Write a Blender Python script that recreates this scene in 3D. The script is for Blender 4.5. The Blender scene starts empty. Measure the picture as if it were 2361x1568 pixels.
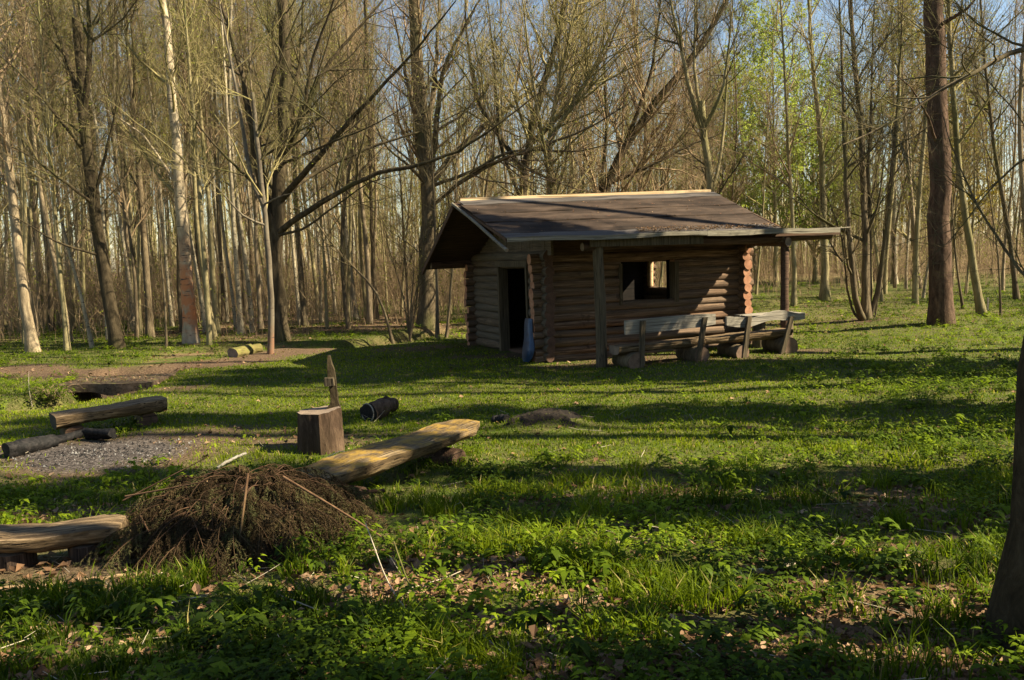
import bpy, math
import numpy as np
from mathutils import Vector, Matrix
rng = np.random.default_rng(7)
scene = bpy.context.scene
col = scene.collection

# ------------------------------------------------------------------ camera
FPX = 1906.0                      # focal length in units of a 2361 px wide picture
PITCH = math.radians(5.83); ROLL = math.radians(2.0); EYE = 2.1
Fv = np.array([0, math.cos(PITCH), -math.sin(PITCH)])
_R0 = np.array([1.0, 0, 0]); _U0 = np.array([0, math.sin(PITCH), math.cos(PITCH)])
Uv = math.cos(ROLL)*_U0 + math.sin(ROLL)*_R0
Rv = math.cos(ROLL)*_R0 - math.sin(ROLL)*_U0
CAM = np.array([0, 0, EYE])
cam = bpy.data.objects.new('camera', bpy.data.cameras.new('camera'))
col.objects.link(cam); scene.camera = cam
cam.data.sensor_width = 36; cam.data.lens = 36*FPX/2361
cam.data.clip_start = 0.05; cam.data.clip_end = 2000
M = Matrix([[Rv[i], Uv[i], -Fv[i], CAM[i]] for i in range(3)] + [[0, 0, 0, 1]])
cam.matrix_world = M

# ------------------------------------------------------------------ sky, sun, exposure
SUNV = np.array([-1.15, 0.186, -1.0]); SUNV /= np.linalg.norm(SUNV)
world = bpy.data.worlds.new('World'); scene.world = world; world.use_nodes = True
wt = world.node_tree
sky = wt.nodes.new('ShaderNodeTexSky'); sky.sky_type = 'NISHITA'; sky.sun_disc = False
sky.sun_elevation = math.asin(-SUNV[2]); sky.sun_rotation = math.radians(99)
sky.dust_density = 0.3; sky.air_density = 1.15
wt.nodes['Background'].inputs['Strength'].default_value = 0.05
wt.links.new(sky.outputs[0], wt.nodes['Background'].inputs['Color'])
sun = bpy.data.objects.new('sun', bpy.data.lights.new('sun', 'SUN'))
col.objects.link(sun)
sun.data.energy = 5.0; sun.data.angle = math.radians(0.55); sun.data.color = (1.0, 0.87, 0.62)
sun.rotation_euler = Vector(SUNV).to_track_quat('-Z', 'Y').to_euler()
scene.view_settings.view_transform = 'Standard'; scene.view_settings.look = 'None'
scene.view_settings.gamma = 1; scene.view_settings.exposure = 1.75
scene.cycles.max_bounces = 5; scene.cycles.diffuse_bounces = 2; scene.cycles.transmission_bounces = 3
scene.cycles.transparent_max_bounces = 8

# ------------------------------------------------------------------ helpers: space
def ray(u, v): return Fv + Rv*(u-1180.5)/FPX + Uv*(784-v)/FPX
def at(u, v, Y):
    k = ray(u, v); return CAM + k*Y/k[1]
def zpt(u, v, z):
    k = ray(u, v); return CAM + k*(z-EYE)/k[2]
def sstep(a, b, x):
    t = np.clip((x-a)/(b-a), 0, 1); return t*t*(3-2*t)
_lat = np.random.default_rng(3).random((64, 64))
def vnoise(x, y, s, seed=0):
    x = np.asarray(x, float)/s + seed*7.31; y = np.asarray(y, float)/s + seed*3.77
    xi = np.floor(x).astype(int); yi = np.floor(y).astype(int); fx = x-xi; fy = y-yi
    fx = fx*fx*(3-2*fx); fy = fy*fy*(3-2*fy)
    a = _lat[xi % 64, yi % 64]; b = _lat[(xi+1) % 64, yi % 64]
    c = _lat[xi % 64, (yi+1) % 64]; d = _lat[(xi+1) % 64, (yi+1) % 64]
    return (a*(1-fx)+b*fx)*(1-fy) + (c*(1-fx)+d*fx)*fy
def fbm(x, y, s, seed=0):
    return (vnoise(x, y, s, seed)*.5 + vnoise(x, y, s/2.1, seed+1)*.28 + vnoise(x, y, s/4.3, seed+2)*.22)
def seg_dist(x, y, pts):
    x = np.asarray(x, float); y = np.asarray(y, float); best = np.full(np.broadcast(x, y).shape, 1e9)
    for (ax, ay), (bx, by) in zip(pts[:-1], pts[1:]):
        dx, dy = bx-ax, by-ay; t = np.clip(((x-ax)*dx+(y-ay)*dy)/(dx*dx+dy*dy), 0, 1)
        best = np.minimum(best, np.hypot(x-ax-t*dx, y-ay-t*dy))
    return best
def g0(u, v): p = zpt(u, v, 0); return (p[0], p[1])
STREAM = [(-16, 10.2), (-9.4, 12.4), (-7.7, 13.2), (-7.15, 14.2), (-7.45, 15.4), (-7.9, 17.5), (-7.7, 20.4), (-6.4, 21.3), g0(790, 793), g0(900, 782), g0(985, 763), g0(1050, 752), (4, 28), (16, 34)]
PATH = [(-24, 15.6), g0(0, 853), g0(180, 862), g0(330, 852), g0(520, 832), g0(700, 806) ]
STREAM = [tuple(p) for p in STREAM]
ASHC = np.array(g0(215, 1045)); HEAPC = np.array(g0(1262, 985))
def gh(x, y):
    """height of the ground"""
    x = np.asarray(x, float); y = np.asarray(y, float)
    z = 0.45*(1-sstep(1.2, 8.5, y + 0.12*x*0)) + 0.10*sstep(2, 7, x)*(1-sstep(9, 14, y))
    z = z + (fbm(x, y, 2.6, 4)-.5)*0.13*sstep(0, 3, y) + (fbm(x, y, .7, 9)-.5)*0.05
    z = z + 0.5*sstep(30, 60, y)*(fbm(x, y, 18, 2)-.35)
    ds = seg_dist(x, y, STREAM)
    z = z - 0.58*(1-sstep(0.38, 0.95, ds))*sstep(1.2, 2.2, np.hypot(x+7.7, (y-19.0)))
    q = np.hypot((x-HEAPC[0])/.62, (y-HEAPC[1])/.45)
    z = z + .15*np.exp(-q**2*1.6)*(.6+.8*fbm(x, y, .3, 77))
    # knoll round the big dark trunk on the right
    z = z + 0.12*np.exp(-((x-11)**2+(y-20.5)**2)/5)
    return z
def gp(u, v):
    z = 0.1
    for _ in range(25):
        p = zpt(u, v, z); z = 0.5*z+0.5*float(gh(p[0], p[1]))
    return zpt(u, v, z)

# ------------------------------------------------------------------ helpers: mesh
class MB:
    def __init__(s): s.V = []; s.Q = []; s.T = []; s.mq = []; s.mt = []; s.n = 0
    def add(s, V, Q=None, T=None, m=0):
        V = np.asarray(V, float).reshape(-1, 3); s.V.append(V)
        if Q is not None and len(Q):
            Q = np.asarray(Q, int).reshape(-1, 4); s.Q.append(Q+s.n); s.mq.append(np.full(len(Q), m))
        if T is not None and len(T):
            T = np.asarray(T, int).reshape(-1, 3); s.T.append(T+s.n); s.mt.append(np.full(len(T), m))
        s.n += len(V)
    def tubes(s, P, R, sides=4, m=0, noise=0):
        P = np.asarray(P, float); R = np.asarray(R, float)
        N, K, _ = P.shape
        T = np.gradient(P, axis=1); T /= np.linalg.norm(T, axis=2, keepdims=True)+1e-9
        mt = np.abs(T[..., 2]).mean(1)
        ref = np.where((mt > .75)[:, None], np.array([[1., 0, 0]]), np.array([[0, 0, 1.]]))[:, None, :]
        A = np.cross(T, np.broadcast_to(ref, T.shape)); A /= np.linalg.norm(A, axis=2, keepdims=True)+1e-9
        B = np.cross(T, A)
        a = np.arange(sides)*2*math.pi/sides
        rr = R[..., None]*np.ones(sides)
        if noise: rr = rr*(1+noise*(rng.random((N, K, sides))-.5)*2)
        V = P[:, :, None, :] + rr[..., None]*(np.cos(a)[None, None, :, None]*A[:, :, None, :] + np.sin(a)[None, None, :, None]*B[:, :, None, :])
        i = np.arange(N)[:, None, None]*K*sides + np.arange(K-1)[None, :, None]*sides
        j = np.arange(sides)[None, None, :]; j2 = (j+1) % sides
        Q = np.stack([i+j, i+j2, i+sides+j2, i+sides+j], -1).reshape(-1, 4)
        s.add(V.reshape(-1, 3), Q, m=m)
    def sweep(s, P, sec, side, up, m=0, mcap=None, caps=True):
        P = np.asarray(P, float); K = len(P); sec = np.asarray(sec, float)
        if sec.ndim == 2: sec = np.broadcast_to(sec, (K,)+sec.shape)
        S = sec.shape[1]; side = np.asarray(side, float); up = np.asarray(up, float)
        V = P[:, None, :] + sec[..., 0:1]*side + sec[..., 1:2]*up
        i = np.arange(K-1)[:, None]*S; j = np.arange(S)[None, :]; j2 = (j+1) % S
        Q = np.stack([i+j, i+j2, i+S+j2, i+S+j], -1).reshape(-1, 4)
        s.add(V.reshape(-1, 3), Q, m=m)
        if caps:
            mc = m if mcap is None else mcap
            for k, flip in ((0, True), (K-1, False)):
                c = V[k].mean(0); VV = np.vstack([V[k], c[None]])
                T = [(a, (a+1) % S, S) for a in range(S)]
                if flip: T = [(b, a, c_) for a, b, c_ in T]
                s.add(VV, T=T, m=mc)
    def log(s, a, b, r, m=0, mcap=1, sides=14, K=9, wob=.012, rn=.06, r2=None, flat=0):
        a = np.array(a, float); b = np.array(b, float); d = (b-a)/np.linalg.norm(b-a)
        up = np.array([0, 0, 1.]) if abs(d[2]) < .9 else np.array([0, 1., 0])
        side = np.cross(d, up); side /= np.linalg.norm(side); up = np.cross(side, d)
        t = np.linspace(0, 1, K)[:, None]; P = a+(b-a)*t
        ph = rng.random(6)*6.28; L = np.linalg.norm(b-a)
        P = P + wob*(np.sin(t*L*2.1+ph[0])*side+np.sin(t*L*1.7+ph[1])*up)
        r2 = r if r2 is None else r2
        ang = np.arange(sides)*2*math.pi/sides
        rr = (r+(r2-r)*t)*(1+rn*(np.sin(ang*2+ph[2])*.5+np.sin(ang*3+t*3+ph[3])*.4+np.sin(t*L*5+ph[4])*.4) + rn*.5*(rng.random((K, sides))-.5))
        sec = np.stack([rr*np.cos(ang), rr*np.sin(ang)], -1)
        s.sweep(P, sec, side, up, m, mcap)
    def box(s, lo, hi, m=0, j=0):
        lo = np.array(lo, float); hi = np.array(hi, float)
        V = np.array([[x, y, z] for x in (lo[0], hi[0]) for y in (lo[1], hi[1]) for z in (lo[2], hi[2])])
        if j: V = V + (rng.random(V.shape)-.5)*j
        s.add(V, [(0, 1, 3, 2), (4, 6, 7, 5), (0, 4, 5, 1), (2, 3, 7, 6), (0, 2, 6, 4), (1, 5, 7, 3)], m=m)
    def mesh(s, name, mats, smooth=True, sharp=None, attr=None):
        V = np.concatenate(s.V) if s.V else np.zeros((0, 3))
        Q = np.concatenate(s.Q) if s.Q else np.zeros((0, 4), int); T = np.concatenate(s.T) if s.T else np.zeros((0, 3), int)
        me = bpy.data.meshes.new(name)
        me.vertices.add(len(V)); me.vertices.foreach_set('co', V.astype(np.float32).ravel())
        li = np.concatenate([Q.ravel(), T.ravel()]); me.loops.add(len(li)); me.loops.foreach_set('vertex_index', li.astype(np.int32))
        np_ = len(Q)+len(T); me.polygons.add(np_)
        st = np.concatenate([np.arange(len(Q))*4, len(Q)*4+np.arange(len(T))*3]); me.polygons.foreach_set('loop_start', st.astype(np.int32))
        mi = np.concatenate(s.mq+s.mt) if (s.mq or s.mt) else np.zeros(0)
        for m in (mats if isinstance(mats, (list, tuple)) else [mats]): me.materials.append(m)
        me.polygons.foreach_set('material_index', mi.astype(np.int32))
        me.update(calc_edges=True)
        me.polygons.foreach_set('use_smooth', np.full(np_, smooth))
        if attr is not None:
            at_ = me.attributes.new('tint', 'FLOAT_COLOR', 'POINT')
            at_.data.foreach_set('color', np.asarray(attr, np.float32).ravel())
        if sharp: me.set_sharp_from_angle(angle=math.radians(sharp))
        return me
    def build(s, name, mats, parent=None, **kw):
        o = bpy.data.objects.new(name, s.mesh(name, mats, **kw)); col.objects.link(o)
        if parent is not None: o.parent = parent
        return o
def tag(o, label=None, cat=None, group=None, kind=None):
    for k, v in (('label', label), ('category', cat), ('group', group), ('kind', kind)):
        if v: o[k] = v
    return o
def empty(name, loc, rz=0, label=None, cat=None, group=None):
    o = bpy.data.objects.new(name, None); col.objects.link(o); o.location = loc; o.rotation_euler = (0, 0, rz)
    o.empty_display_size = .2
    return tag(o, label, cat, group)

# ------------------------------------------------------------------ materials
def newmat(name):
    m = bpy.data.materials.new(name); m.use_nodes = True; nt = m.node_tree
    return m, nt, nt.nodes['Principled BSDF']
def ramp(nt, fac, stops):
    r = nt.nodes.new('ShaderNodeValToRGB'); nt.links.new(fac, r.inputs[0])
    e = r.color_ramp.elements
    while len(e) < len(stops): e.new(.5)
    for i, (p, c) in enumerate(stops): e[i].position = p; e[i].color = (*c, 1) if len(c) == 3 else c
    return r.outputs[0]
def noise(nt, vec, scale, detail=4, rough=.6, stretch=None, dist=0):
    if stretch is not None:
        mp = nt.nodes.new('ShaderNodeMapping'); mp.inputs['Scale'].default_value = stretch
        nt.links.new(vec, mp.inputs[0]); vec = mp.outputs[0]
    n = nt.nodes.new('ShaderNodeTexNoise'); n.inputs['Scale'].default_value = scale; n.inputs['Detail'].default_value = detail
    n.inputs['Roughness'].default_value = rough; n.inputs['Distortion'].default_value = dist
    nt.links.new(vec, n.inputs['Vector']); return n.outputs['Fac']
def mixc(nt, fac, a, b, mode='MIX'):
    x = nt.nodes.new('ShaderNodeMix'); x.data_type = 'RGBA'; x.blend_type = mode
    for s_, v in ((x.inputs[0], fac), (x.inputs[6], a), (x.inputs[7], b)):
        if hasattr(v, 'links'): nt.links.new(v, s_)
        elif isinstance(v, (int, float)): s_.default_value = v
        else: s_.default_value = (*v, 1)
    return x.outputs[2]
def mth(nt, op, a, b=0.0, clamp=False):
    x = nt.nodes.new('ShaderNodeMath'); x.operation = op; x.use_clamp = clamp
    for s_, v in ((x.inputs[0], a), (x.inputs[1], b)):
        if hasattr(v, 'links'): nt.links.new(v, s_)
        else: s_.default_value = v
    return x.outputs[0]
def bump(nt, bs, h, strength, dist=.02):
    b = nt.nodes.new('ShaderNodeBump'); b.inputs['Strength'].default_value = strength; b.inputs['Distance'].default_value = dist
    nt.links.new(h, b.inputs['Height']); nt.links.new(b.outputs[0], bs.inputs['Normal'])
def texco(nt, which='Object'):
    return nt.nodes.new('ShaderNodeTexCoord').outputs[which]
def wood(name, c1, c2, c3, stretch=(1, 14, 14), scale=3, b=.6, rough=.85, moss=None, mossamt=.5, course=0):
    """weathered wood, grain along the axis with the small stretch value"""
    m, nt, bs = newmat(name); tc = texco(nt)
    n1 = noise(nt, tc, scale, 6, .65, stretch, .3); n2 = noise(nt, tc, 1.7, 3)
    c = ramp(nt, n1, [(.32, c1), (.5, c2), (.68, c3)])
    c = mixc(nt, mth(nt, 'MULTIPLY', n2, .7), c, tuple(x*.45 for x in c2))
    ck = noise(nt, tc, scale*1.3, 3, .5, tuple(x*(.5 if x <= 1 else 1.5) for x in stretch), .6)
    c = mixc(nt, ramp(nt, ck, [(.36, (1, 1, 1)), (.40, (0, 0, 0))]), c, tuple(x*.35 for x in c1))
    nk = noise(nt, tc, 5.5, 2, .5); c = mixc(nt, ramp(nt, nk, [(.66, (0, 0, 0)), (.74, (.8, .8, .8))]), c, c1)
    if course:
        sp_ = nt.nodes.new('ShaderNodeSeparateXYZ'); nt.links.new(tc, sp_.inputs[0])
        fl_ = mth(nt, 'FLOOR', mth(nt, 'ADD', mth(nt, 'DIVIDE', sp_.outputs[2], .165), course))
        wn = nt.nodes.new('ShaderNodeTexWhiteNoise'); wn.noise_dimensions = '1D'; nt.links.new(fl_, wn.inputs['W'])
        c = mixc(nt, mth(nt, 'MULTIPLY', wn.outputs[0], .6), c, tuple(a_*.62+.02 for a_ in (c2[0]*.8, c2[1], c2[2]*1.05)))
    if moss:
        n3 = noise(nt, tc, 8, 6, .7); geo = nt.nodes.new('ShaderNodeNewGeometry'); sep = nt.nodes.new('ShaderNodeSeparateXYZ')
        nt.links.new(geo.outputs['Normal'], sep.inputs[0])
        f = mth(nt, 'MULTIPLY', ramp(nt, n3, [(.62-mossamt*.4, (0, 0, 0)), (.72-mossamt*.3, (1, 1, 1))]), ramp(nt, sep.outputs[2], [(.0, (0, 0, 0)), (.6, (1, 1, 1))]))
        c = mixc(nt, f, c, moss)
    nt.links.new(c, bs.inputs['Base Color']); bs.inputs['Roughness'].default_value = rough
    bs.inputs['Specular IOR Level'].default_value = .2
    bump(nt, bs, n1, b, .015); return m
def endgrain(name, c1, c2):
    m, nt, bs = newmat(name); tc = texco(nt)
    n1 = noise(nt, tc, 9, 5); n2 = noise(nt, tc, 60, 3)
    c = ramp(nt, n1, [(.35, c1), (.65, c2)]); c = mixc(nt, mth(nt, 'MULTIPLY', n2, .5), c, tuple(x*.5 for x in c1))
    nt.links.new(c, bs.inputs['Base Color']); bs.inputs['Roughness'].default_value = .9; bump(nt, bs, n2, .4, .01); return m
def bark(name, c1, c2, c3, moss=(.10, .11, .03), mossamt=.35, sc=9, b=1.0, flakes=None, vstretch=.22):
    m, nt, bs = newmat(name); tc = texco(nt)
    n1 = noise(nt, tc, sc, 6, .7, (1, 1, vstretch), .4); n2 = noise(nt, tc, .8, 3, .5, (1, 1, .5))
    oi = nt.nodes.new('ShaderNodeObjectInfo')
    c = ramp(nt, n1, [(.3, c1), (.5, c2), (.7, c3)])
    f = ramp(nt, n2, [(.62-mossamt*.35, (0, 0, 0)), (.8-mossamt*.35, (1, 1, 1))])
    c = mixc(nt, mth(nt, 'MULTIPLY', f, .75), c, moss)
    c = mixc(nt, mth(nt, 'MULTIPLY', oi.outputs['Random'], .32), c, tuple(x*.5 for x in c2))
    if flakes:
        n4 = noise(nt, tc, 9, 2, .5, (1.2, 1.2, 3)); c = mixc(nt, ramp(nt, n4, [(.60, (0, 0, 0)), (.66, (1, 1, 1))]), c, flakes)
    nt.links.new(c, bs.inputs['Base Color']); bs.inputs['Roughness'].default_value = .95; bs.inputs['Specular IOR Level'].default_value = .1
    bump(nt, bs, n1, b, .03); return m
def leafmat(name, stops, trans=.4, rough=.55, spec=.3):
    m, nt, bs = newmat(name)
    a = nt.nodes.new('ShaderNodeAttribute'); a.attribute_name = 'tint'
    sep = nt.nodes.new('ShaderNodeSeparateColor'); nt.links.new(a.outputs['Color'], sep.inputs[0])
    c = ramp(nt, sep.outputs[0], stops)
    nt.links.new(c, bs.inputs['Base Color']); bs.inputs['Roughness'].default_value = rough; bs.inputs['Specular IOR Level'].default_value = spec*.4
    if trans:
        tr = nt.nodes.new('ShaderNodeBsdfTranslucent'); nt.links.new(mixc(nt, 1.0, c, (1.0, 1.0, .6), 'MULTIPLY'), tr.inputs[0])
        mx = nt.nodes.new('ShaderNodeMixShader'); mx.inputs[0].default_value = trans
        nt.links.new(bs.outputs[0], mx.inputs[1]); nt.links.new(tr.outputs[0], mx.inputs[2])
        nt.links.new(mx.outputs[0], nt.nodes['Material Output'].inputs[0])
    return m

M_barkolive = bark('bark_olive', (.11, .09, .045), (.27, .225, .12), (.42, .35, .20), mossamt=.45)
M_barkgrey = bark('bark_grey', (.11, .085, .055), (.27, .21, .135), (.43, .34, .22), mossamt=.2)
M_barkpale = bark('bark_pale', (.16, .13, .09), (.34, .29, .20), (.48, .42, .30), mossamt=.15, sc=5, flakes=(.07, .05, .035))
M_barkdark = bark('bark_dark', (.05, .038, .024), (.13, .10, .062), (.23, .18, .11), mossamt=.3)
M_barkoak = bark('bark_oak', (.022, .017, .011), (.065, .050, .030), (.13, .10, .06), moss=(.075, .075, .025), mossamt=.3, sc=10, b=1.0)
M_barknear = bark('bark_dark_smooth', (.016, .012, .007), (.042, .032, .018), (.075, .058, .034), moss=(.05, .05, .018), mossamt=.25, sc=14, b=.8, vstretch=.5)
M_barkoak2 = bark('bark_weathered_brown', (.022, .014, .009), (.075, .048, .032), (.17, .115, .075), moss=(.05, .035, .02), mossamt=.3, sc=12, b=1.0, vstretch=.25)
M_barkpine = bark('bark_scaly', (.035, .022, .015), (.095, .06, .042), (.20, .13, .088), moss=(.08, .06, .035), mossamt=.2, sc=9, b=1.0, vstretch=.35)
M_twig = bark('twig_brown', (.16, .13, .06), (.27, .225, .10), (.38, .32, .15), mossamt=.3, b=.1)
M_twigred = bark('twig_reddish', (.17, .115, .07), (.28, .20, .12), (.38, .28, .17), mossamt=.15, b=.1)
M_twigdark = bark('twig_dark', (.05, .04, .022), (.10, .08, .045), (.16, .13, .075), mossamt=.3, b=.1)
M_bud = leafmat('young_leaf', [(0, (.14, .17, .03)), (.5, (.26, .29, .05)), (1, (.36, .36, .08))], .45)
M_budgreen = leafmat('fresh_leaf', [(0, (.20, .26, .05)), (.5, (.32, .40, .08)), (1, (.45, .50, .14))], .5)
M_budgold = leafmat('golden_leaf', [(0, (.20, .15, .03)), (.5, (.32, .24, .04)), (1, (.42, .33, .07))], .5)
M_grass = leafmat('grass_blade', [(0, (.030, .060, .005)), (.45, (.135, .185, .007)), (.8, (.23, .28, .012)), (1, (.40, .33, .12))], .5)
M_herb = leafmat('herb_leaf', [(0, (.024, .045, .006)), (.45, (.095, .150, .008)), (1, (.26, .34, .014))], .5)
M_dead = leafmat('dead_leaf', [(0, (.06, .035, .02)), (.5, (.17, .095, .05)), (1, (.36, .24, .15))], .15, .8)
# orange-stained smooth trunk
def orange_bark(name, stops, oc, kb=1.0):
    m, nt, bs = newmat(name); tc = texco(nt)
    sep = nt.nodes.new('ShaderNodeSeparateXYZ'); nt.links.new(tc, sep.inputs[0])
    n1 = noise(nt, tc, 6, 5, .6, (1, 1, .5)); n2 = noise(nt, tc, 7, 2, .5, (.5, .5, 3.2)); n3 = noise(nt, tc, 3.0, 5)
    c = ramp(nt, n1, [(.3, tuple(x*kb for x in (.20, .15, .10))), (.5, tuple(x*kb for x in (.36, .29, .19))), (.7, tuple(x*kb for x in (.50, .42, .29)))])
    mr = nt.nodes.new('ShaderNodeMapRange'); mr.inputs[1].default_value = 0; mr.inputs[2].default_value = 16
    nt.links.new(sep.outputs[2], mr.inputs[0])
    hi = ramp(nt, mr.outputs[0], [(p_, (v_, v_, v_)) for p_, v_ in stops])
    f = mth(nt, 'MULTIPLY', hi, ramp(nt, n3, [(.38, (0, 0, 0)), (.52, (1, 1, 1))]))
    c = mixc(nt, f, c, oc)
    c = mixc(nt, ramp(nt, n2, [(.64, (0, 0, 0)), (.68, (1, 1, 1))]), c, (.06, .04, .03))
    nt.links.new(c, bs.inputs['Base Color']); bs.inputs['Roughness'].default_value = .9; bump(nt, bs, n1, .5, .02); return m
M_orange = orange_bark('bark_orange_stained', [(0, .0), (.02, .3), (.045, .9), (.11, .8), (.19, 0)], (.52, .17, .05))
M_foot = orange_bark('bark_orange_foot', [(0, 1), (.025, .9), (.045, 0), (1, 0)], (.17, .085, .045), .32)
M_log = wood('hut_log', (.045, .024, .014), (.185, .108, .064), (.46, .30, .19), (.35, 9, 9), 4, .9, course=.38)
M_loggrey = wood('hut_log_weathered', (.05, .034, .022), (.14, .10, .064), (.25, .18, .12), (9, .35, 9), 4, .5, course=.9)
M_end = endgrain('cut_end_orange', (.30, .13, .065), (.50, .26, .15))
M_endbrown = endgrain('cut_end_brown', (.13, .08, .05), (.27, .17, .11))
M_endshade = endgrain('cut_end_shaded', (.07, .035, .022), (.15, .08, .05))  # tree shade on the door wall's log ends, put into the colour
M_endgrey = endgrain('cut_end_grey', (.14, .10, .07), (.27, .20, .14))
M_post = wood('post_wood', (.045, .034, .02), (.11, .085, .052), (.19, .145, .09), (9, 9, .35), 4, .5)
M_grey = wood('silver_plank', (.14, .125, .10), (.30, .27, .22), (.44, .40, .33), (.5, 12, 12), 3, .7)
M_greyv = wood('silver_post', (.10, .085, .06), (.22, .19, .14), (.34, .30, .23), (12, 12, .5), 3, .7)
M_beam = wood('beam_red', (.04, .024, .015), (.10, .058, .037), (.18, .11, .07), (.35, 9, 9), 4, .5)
M_raw = wood('raw_timber', (.48, .32, .17), (.66, .47, .27), (.76, .58, .36), (.4, 10, 10), 3, .2)
M_indoorshade = wood('indoor_shade_black', (.006, .005, .004), (.014, .010, .008), (.025, .018, .013), (.5, 6, 6), 3, .3)  # near-black colour standing in for indoor shade
M_fascia = wood('fascia_board', (.12, .105, .075), (.24, .215, .165), (.36, .33, .26), (.5, 12, 12), 3, .6, moss=(.13, .14, .05), mossamt=.2)
def felt():
    m, nt, bs = newmat('roofing_felt'); tc = texco(nt)
    n1 = noise(nt, tc, 2.2, 5, .6, (.5, 1.4, 1)); n2 = noise(nt, tc, 90, 2); n3 = noise(nt, tc, 14, 4)
    c = ramp(nt, n1, [(.32, (.015, .010, .007)), (.5, (.036, .024, .017)), (.68, (.072, .050, .036))])
    c = mixc(nt, ramp(nt, n3, [(.66, (0, 0, 0)), (.72, (1, 1, 1))]), c, (.16, .07, .04))
    nt.links.new(c, bs.inputs['Base Color']); bs.inputs['Roughness'].default_value = .85; bs.inputs['Specular IOR Level'].default_value = .15; bump(nt, bs, n2, .4, .004); return m
M_felt = felt()
M_feltgrey = wood('roof_sheet_grey', (.05, .043, .038), (.09, .078, .07), (.15, .13, .12), (.3, 2, 2), 2, .2, .6)
M_bench = wood('bench_half_log', (.035, .022, .012), (.17, .115, .062), (.42, .30, .175), (.5, 8, 8), 4, 1.0)
M_mossy = wood('mossy_half_log', (.03, .019, .010), (.14, .095, .050), (.38, .28, .155), (.4, 7, 7), 4, 1.0, moss=(.25, .155, .03), mossamt=.45)
M_stump = wood('stump_wood', (.02, .013, .009), (.07, .046, .032), (.17, .115, .078), (10, 10, .5), 4, 1.0)
M_char = wood('charcoal', (.004, .004, .004), (.012, .011, .011), (.035, .03, .028), (3, 3, 3), 6, 1.0, .7)
M_stone = endgrain('ash_stone', (.10, .095, .09), (.26, .25, .24))
M_conc = wood('mossy_concrete', (.05, .034, .021), (.11, .076, .05), (.19, .14, .10), (2, 2, 2), 6, .8, moss=(.16, .15, .04), mossamt=.25)
M_spruce = leafmat('dry_needle', [(0, (.014, .012, .007)), (.5, (.045, .032, .017)), (.8, (.085, .062, .030)), (1, (.085, .088, .035))], .1, .9, .1)
M_sprstem = bark('spruce_stem', (.025, .015, .009), (.065, .037, .022), (.12, .07, .04), mossamt=.0, b=.3)
M_pole = wood('peeled_pole', (.22, .14, .07), (.38, .26, .14), (.5, .37, .22), (.5, 12, 12), 3, .5)
M_mossbranch = bark('mossy_branch', (.05, .04, .02), (.11, .10, .035), (.17, .16, .05), mossamt=.6, b=.5)
M_paleb = bark('pale_stick', (.25, .20, .14), (.42, .36, .27), (.55, .49, .38), mossamt=0, b=.3)
def bluemat():
    m, nt, bs = newmat('faded_blue_plastic'); n = noise(nt, texco(nt), 7, 5)
    nt.links.new(ramp(nt, n, [(.35, (.012, .03, .07)), (.6, (.03, .065, .13)), (.8, (.12, .16, .22))]), bs.inputs['Base Color']); bs.inputs['Roughness'].default_value = .45; return m
M_blue = bluemat()
def water():
    m, nt, bs = newmat('ditch_water'); bs.inputs['Base Color'].default_value = (.035, .028, .016, 1); bs.inputs['Roughness'].default_value = .06
    n = noise(nt, texco(nt), 6, 3); bump(nt, bs, n, .08, .02); return m
M_water = water()
def groundmat():
    m, nt, bs = newmat('forest_ground'); tc = texco(nt)
    a = nt.nodes.new('ShaderNodeAttribute'); a.attribute_name = 'tint'; sep = nt.nodes.new('ShaderNodeSeparateColor'); nt.links.new(a.outputs['Color'], sep.inputs[0])
    n1 = noise(nt, tc, 3, 8, .7); n2 = noise(nt, tc, 28, 6, .7); n3 = noise(nt, tc, .5, 4)
    gr = ramp(nt, n2, [(.3, (.026, .036, .008)), (.5, (.060, .090, .011)), (.72, (.11, .15, .018))])
    soil = ramp(nt, n2, [(.3, (.035, .022, .013)), (.5, (.10, .065, .040)), (.72, (.20, .14, .09))])
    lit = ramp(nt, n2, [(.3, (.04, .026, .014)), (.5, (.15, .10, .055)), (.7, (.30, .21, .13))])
    ash = ramp(nt, n2, [(.35, (.012, .011, .010)), (.5, (.06, .05, .045)), (.7, (.19, .165, .15))])
    dark = mth(nt, 'MULTIPLY', ramp(nt, n1, [(.42, (1, 1, 1)), (.62, (0, 0, 0))]), .55)
    c = mixc(nt, dark, gr, soil)
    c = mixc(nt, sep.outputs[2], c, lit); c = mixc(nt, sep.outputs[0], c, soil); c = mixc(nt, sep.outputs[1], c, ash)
    nt.links.new(c, bs.inputs['Base Color']); bs.inputs['Roughness'].default_value = .95; bs.inputs['Specular IOR Level'].default_value = .1
    bump(nt, bs, n2, .9, .03); return m
M_ground = groundmat()

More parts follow.
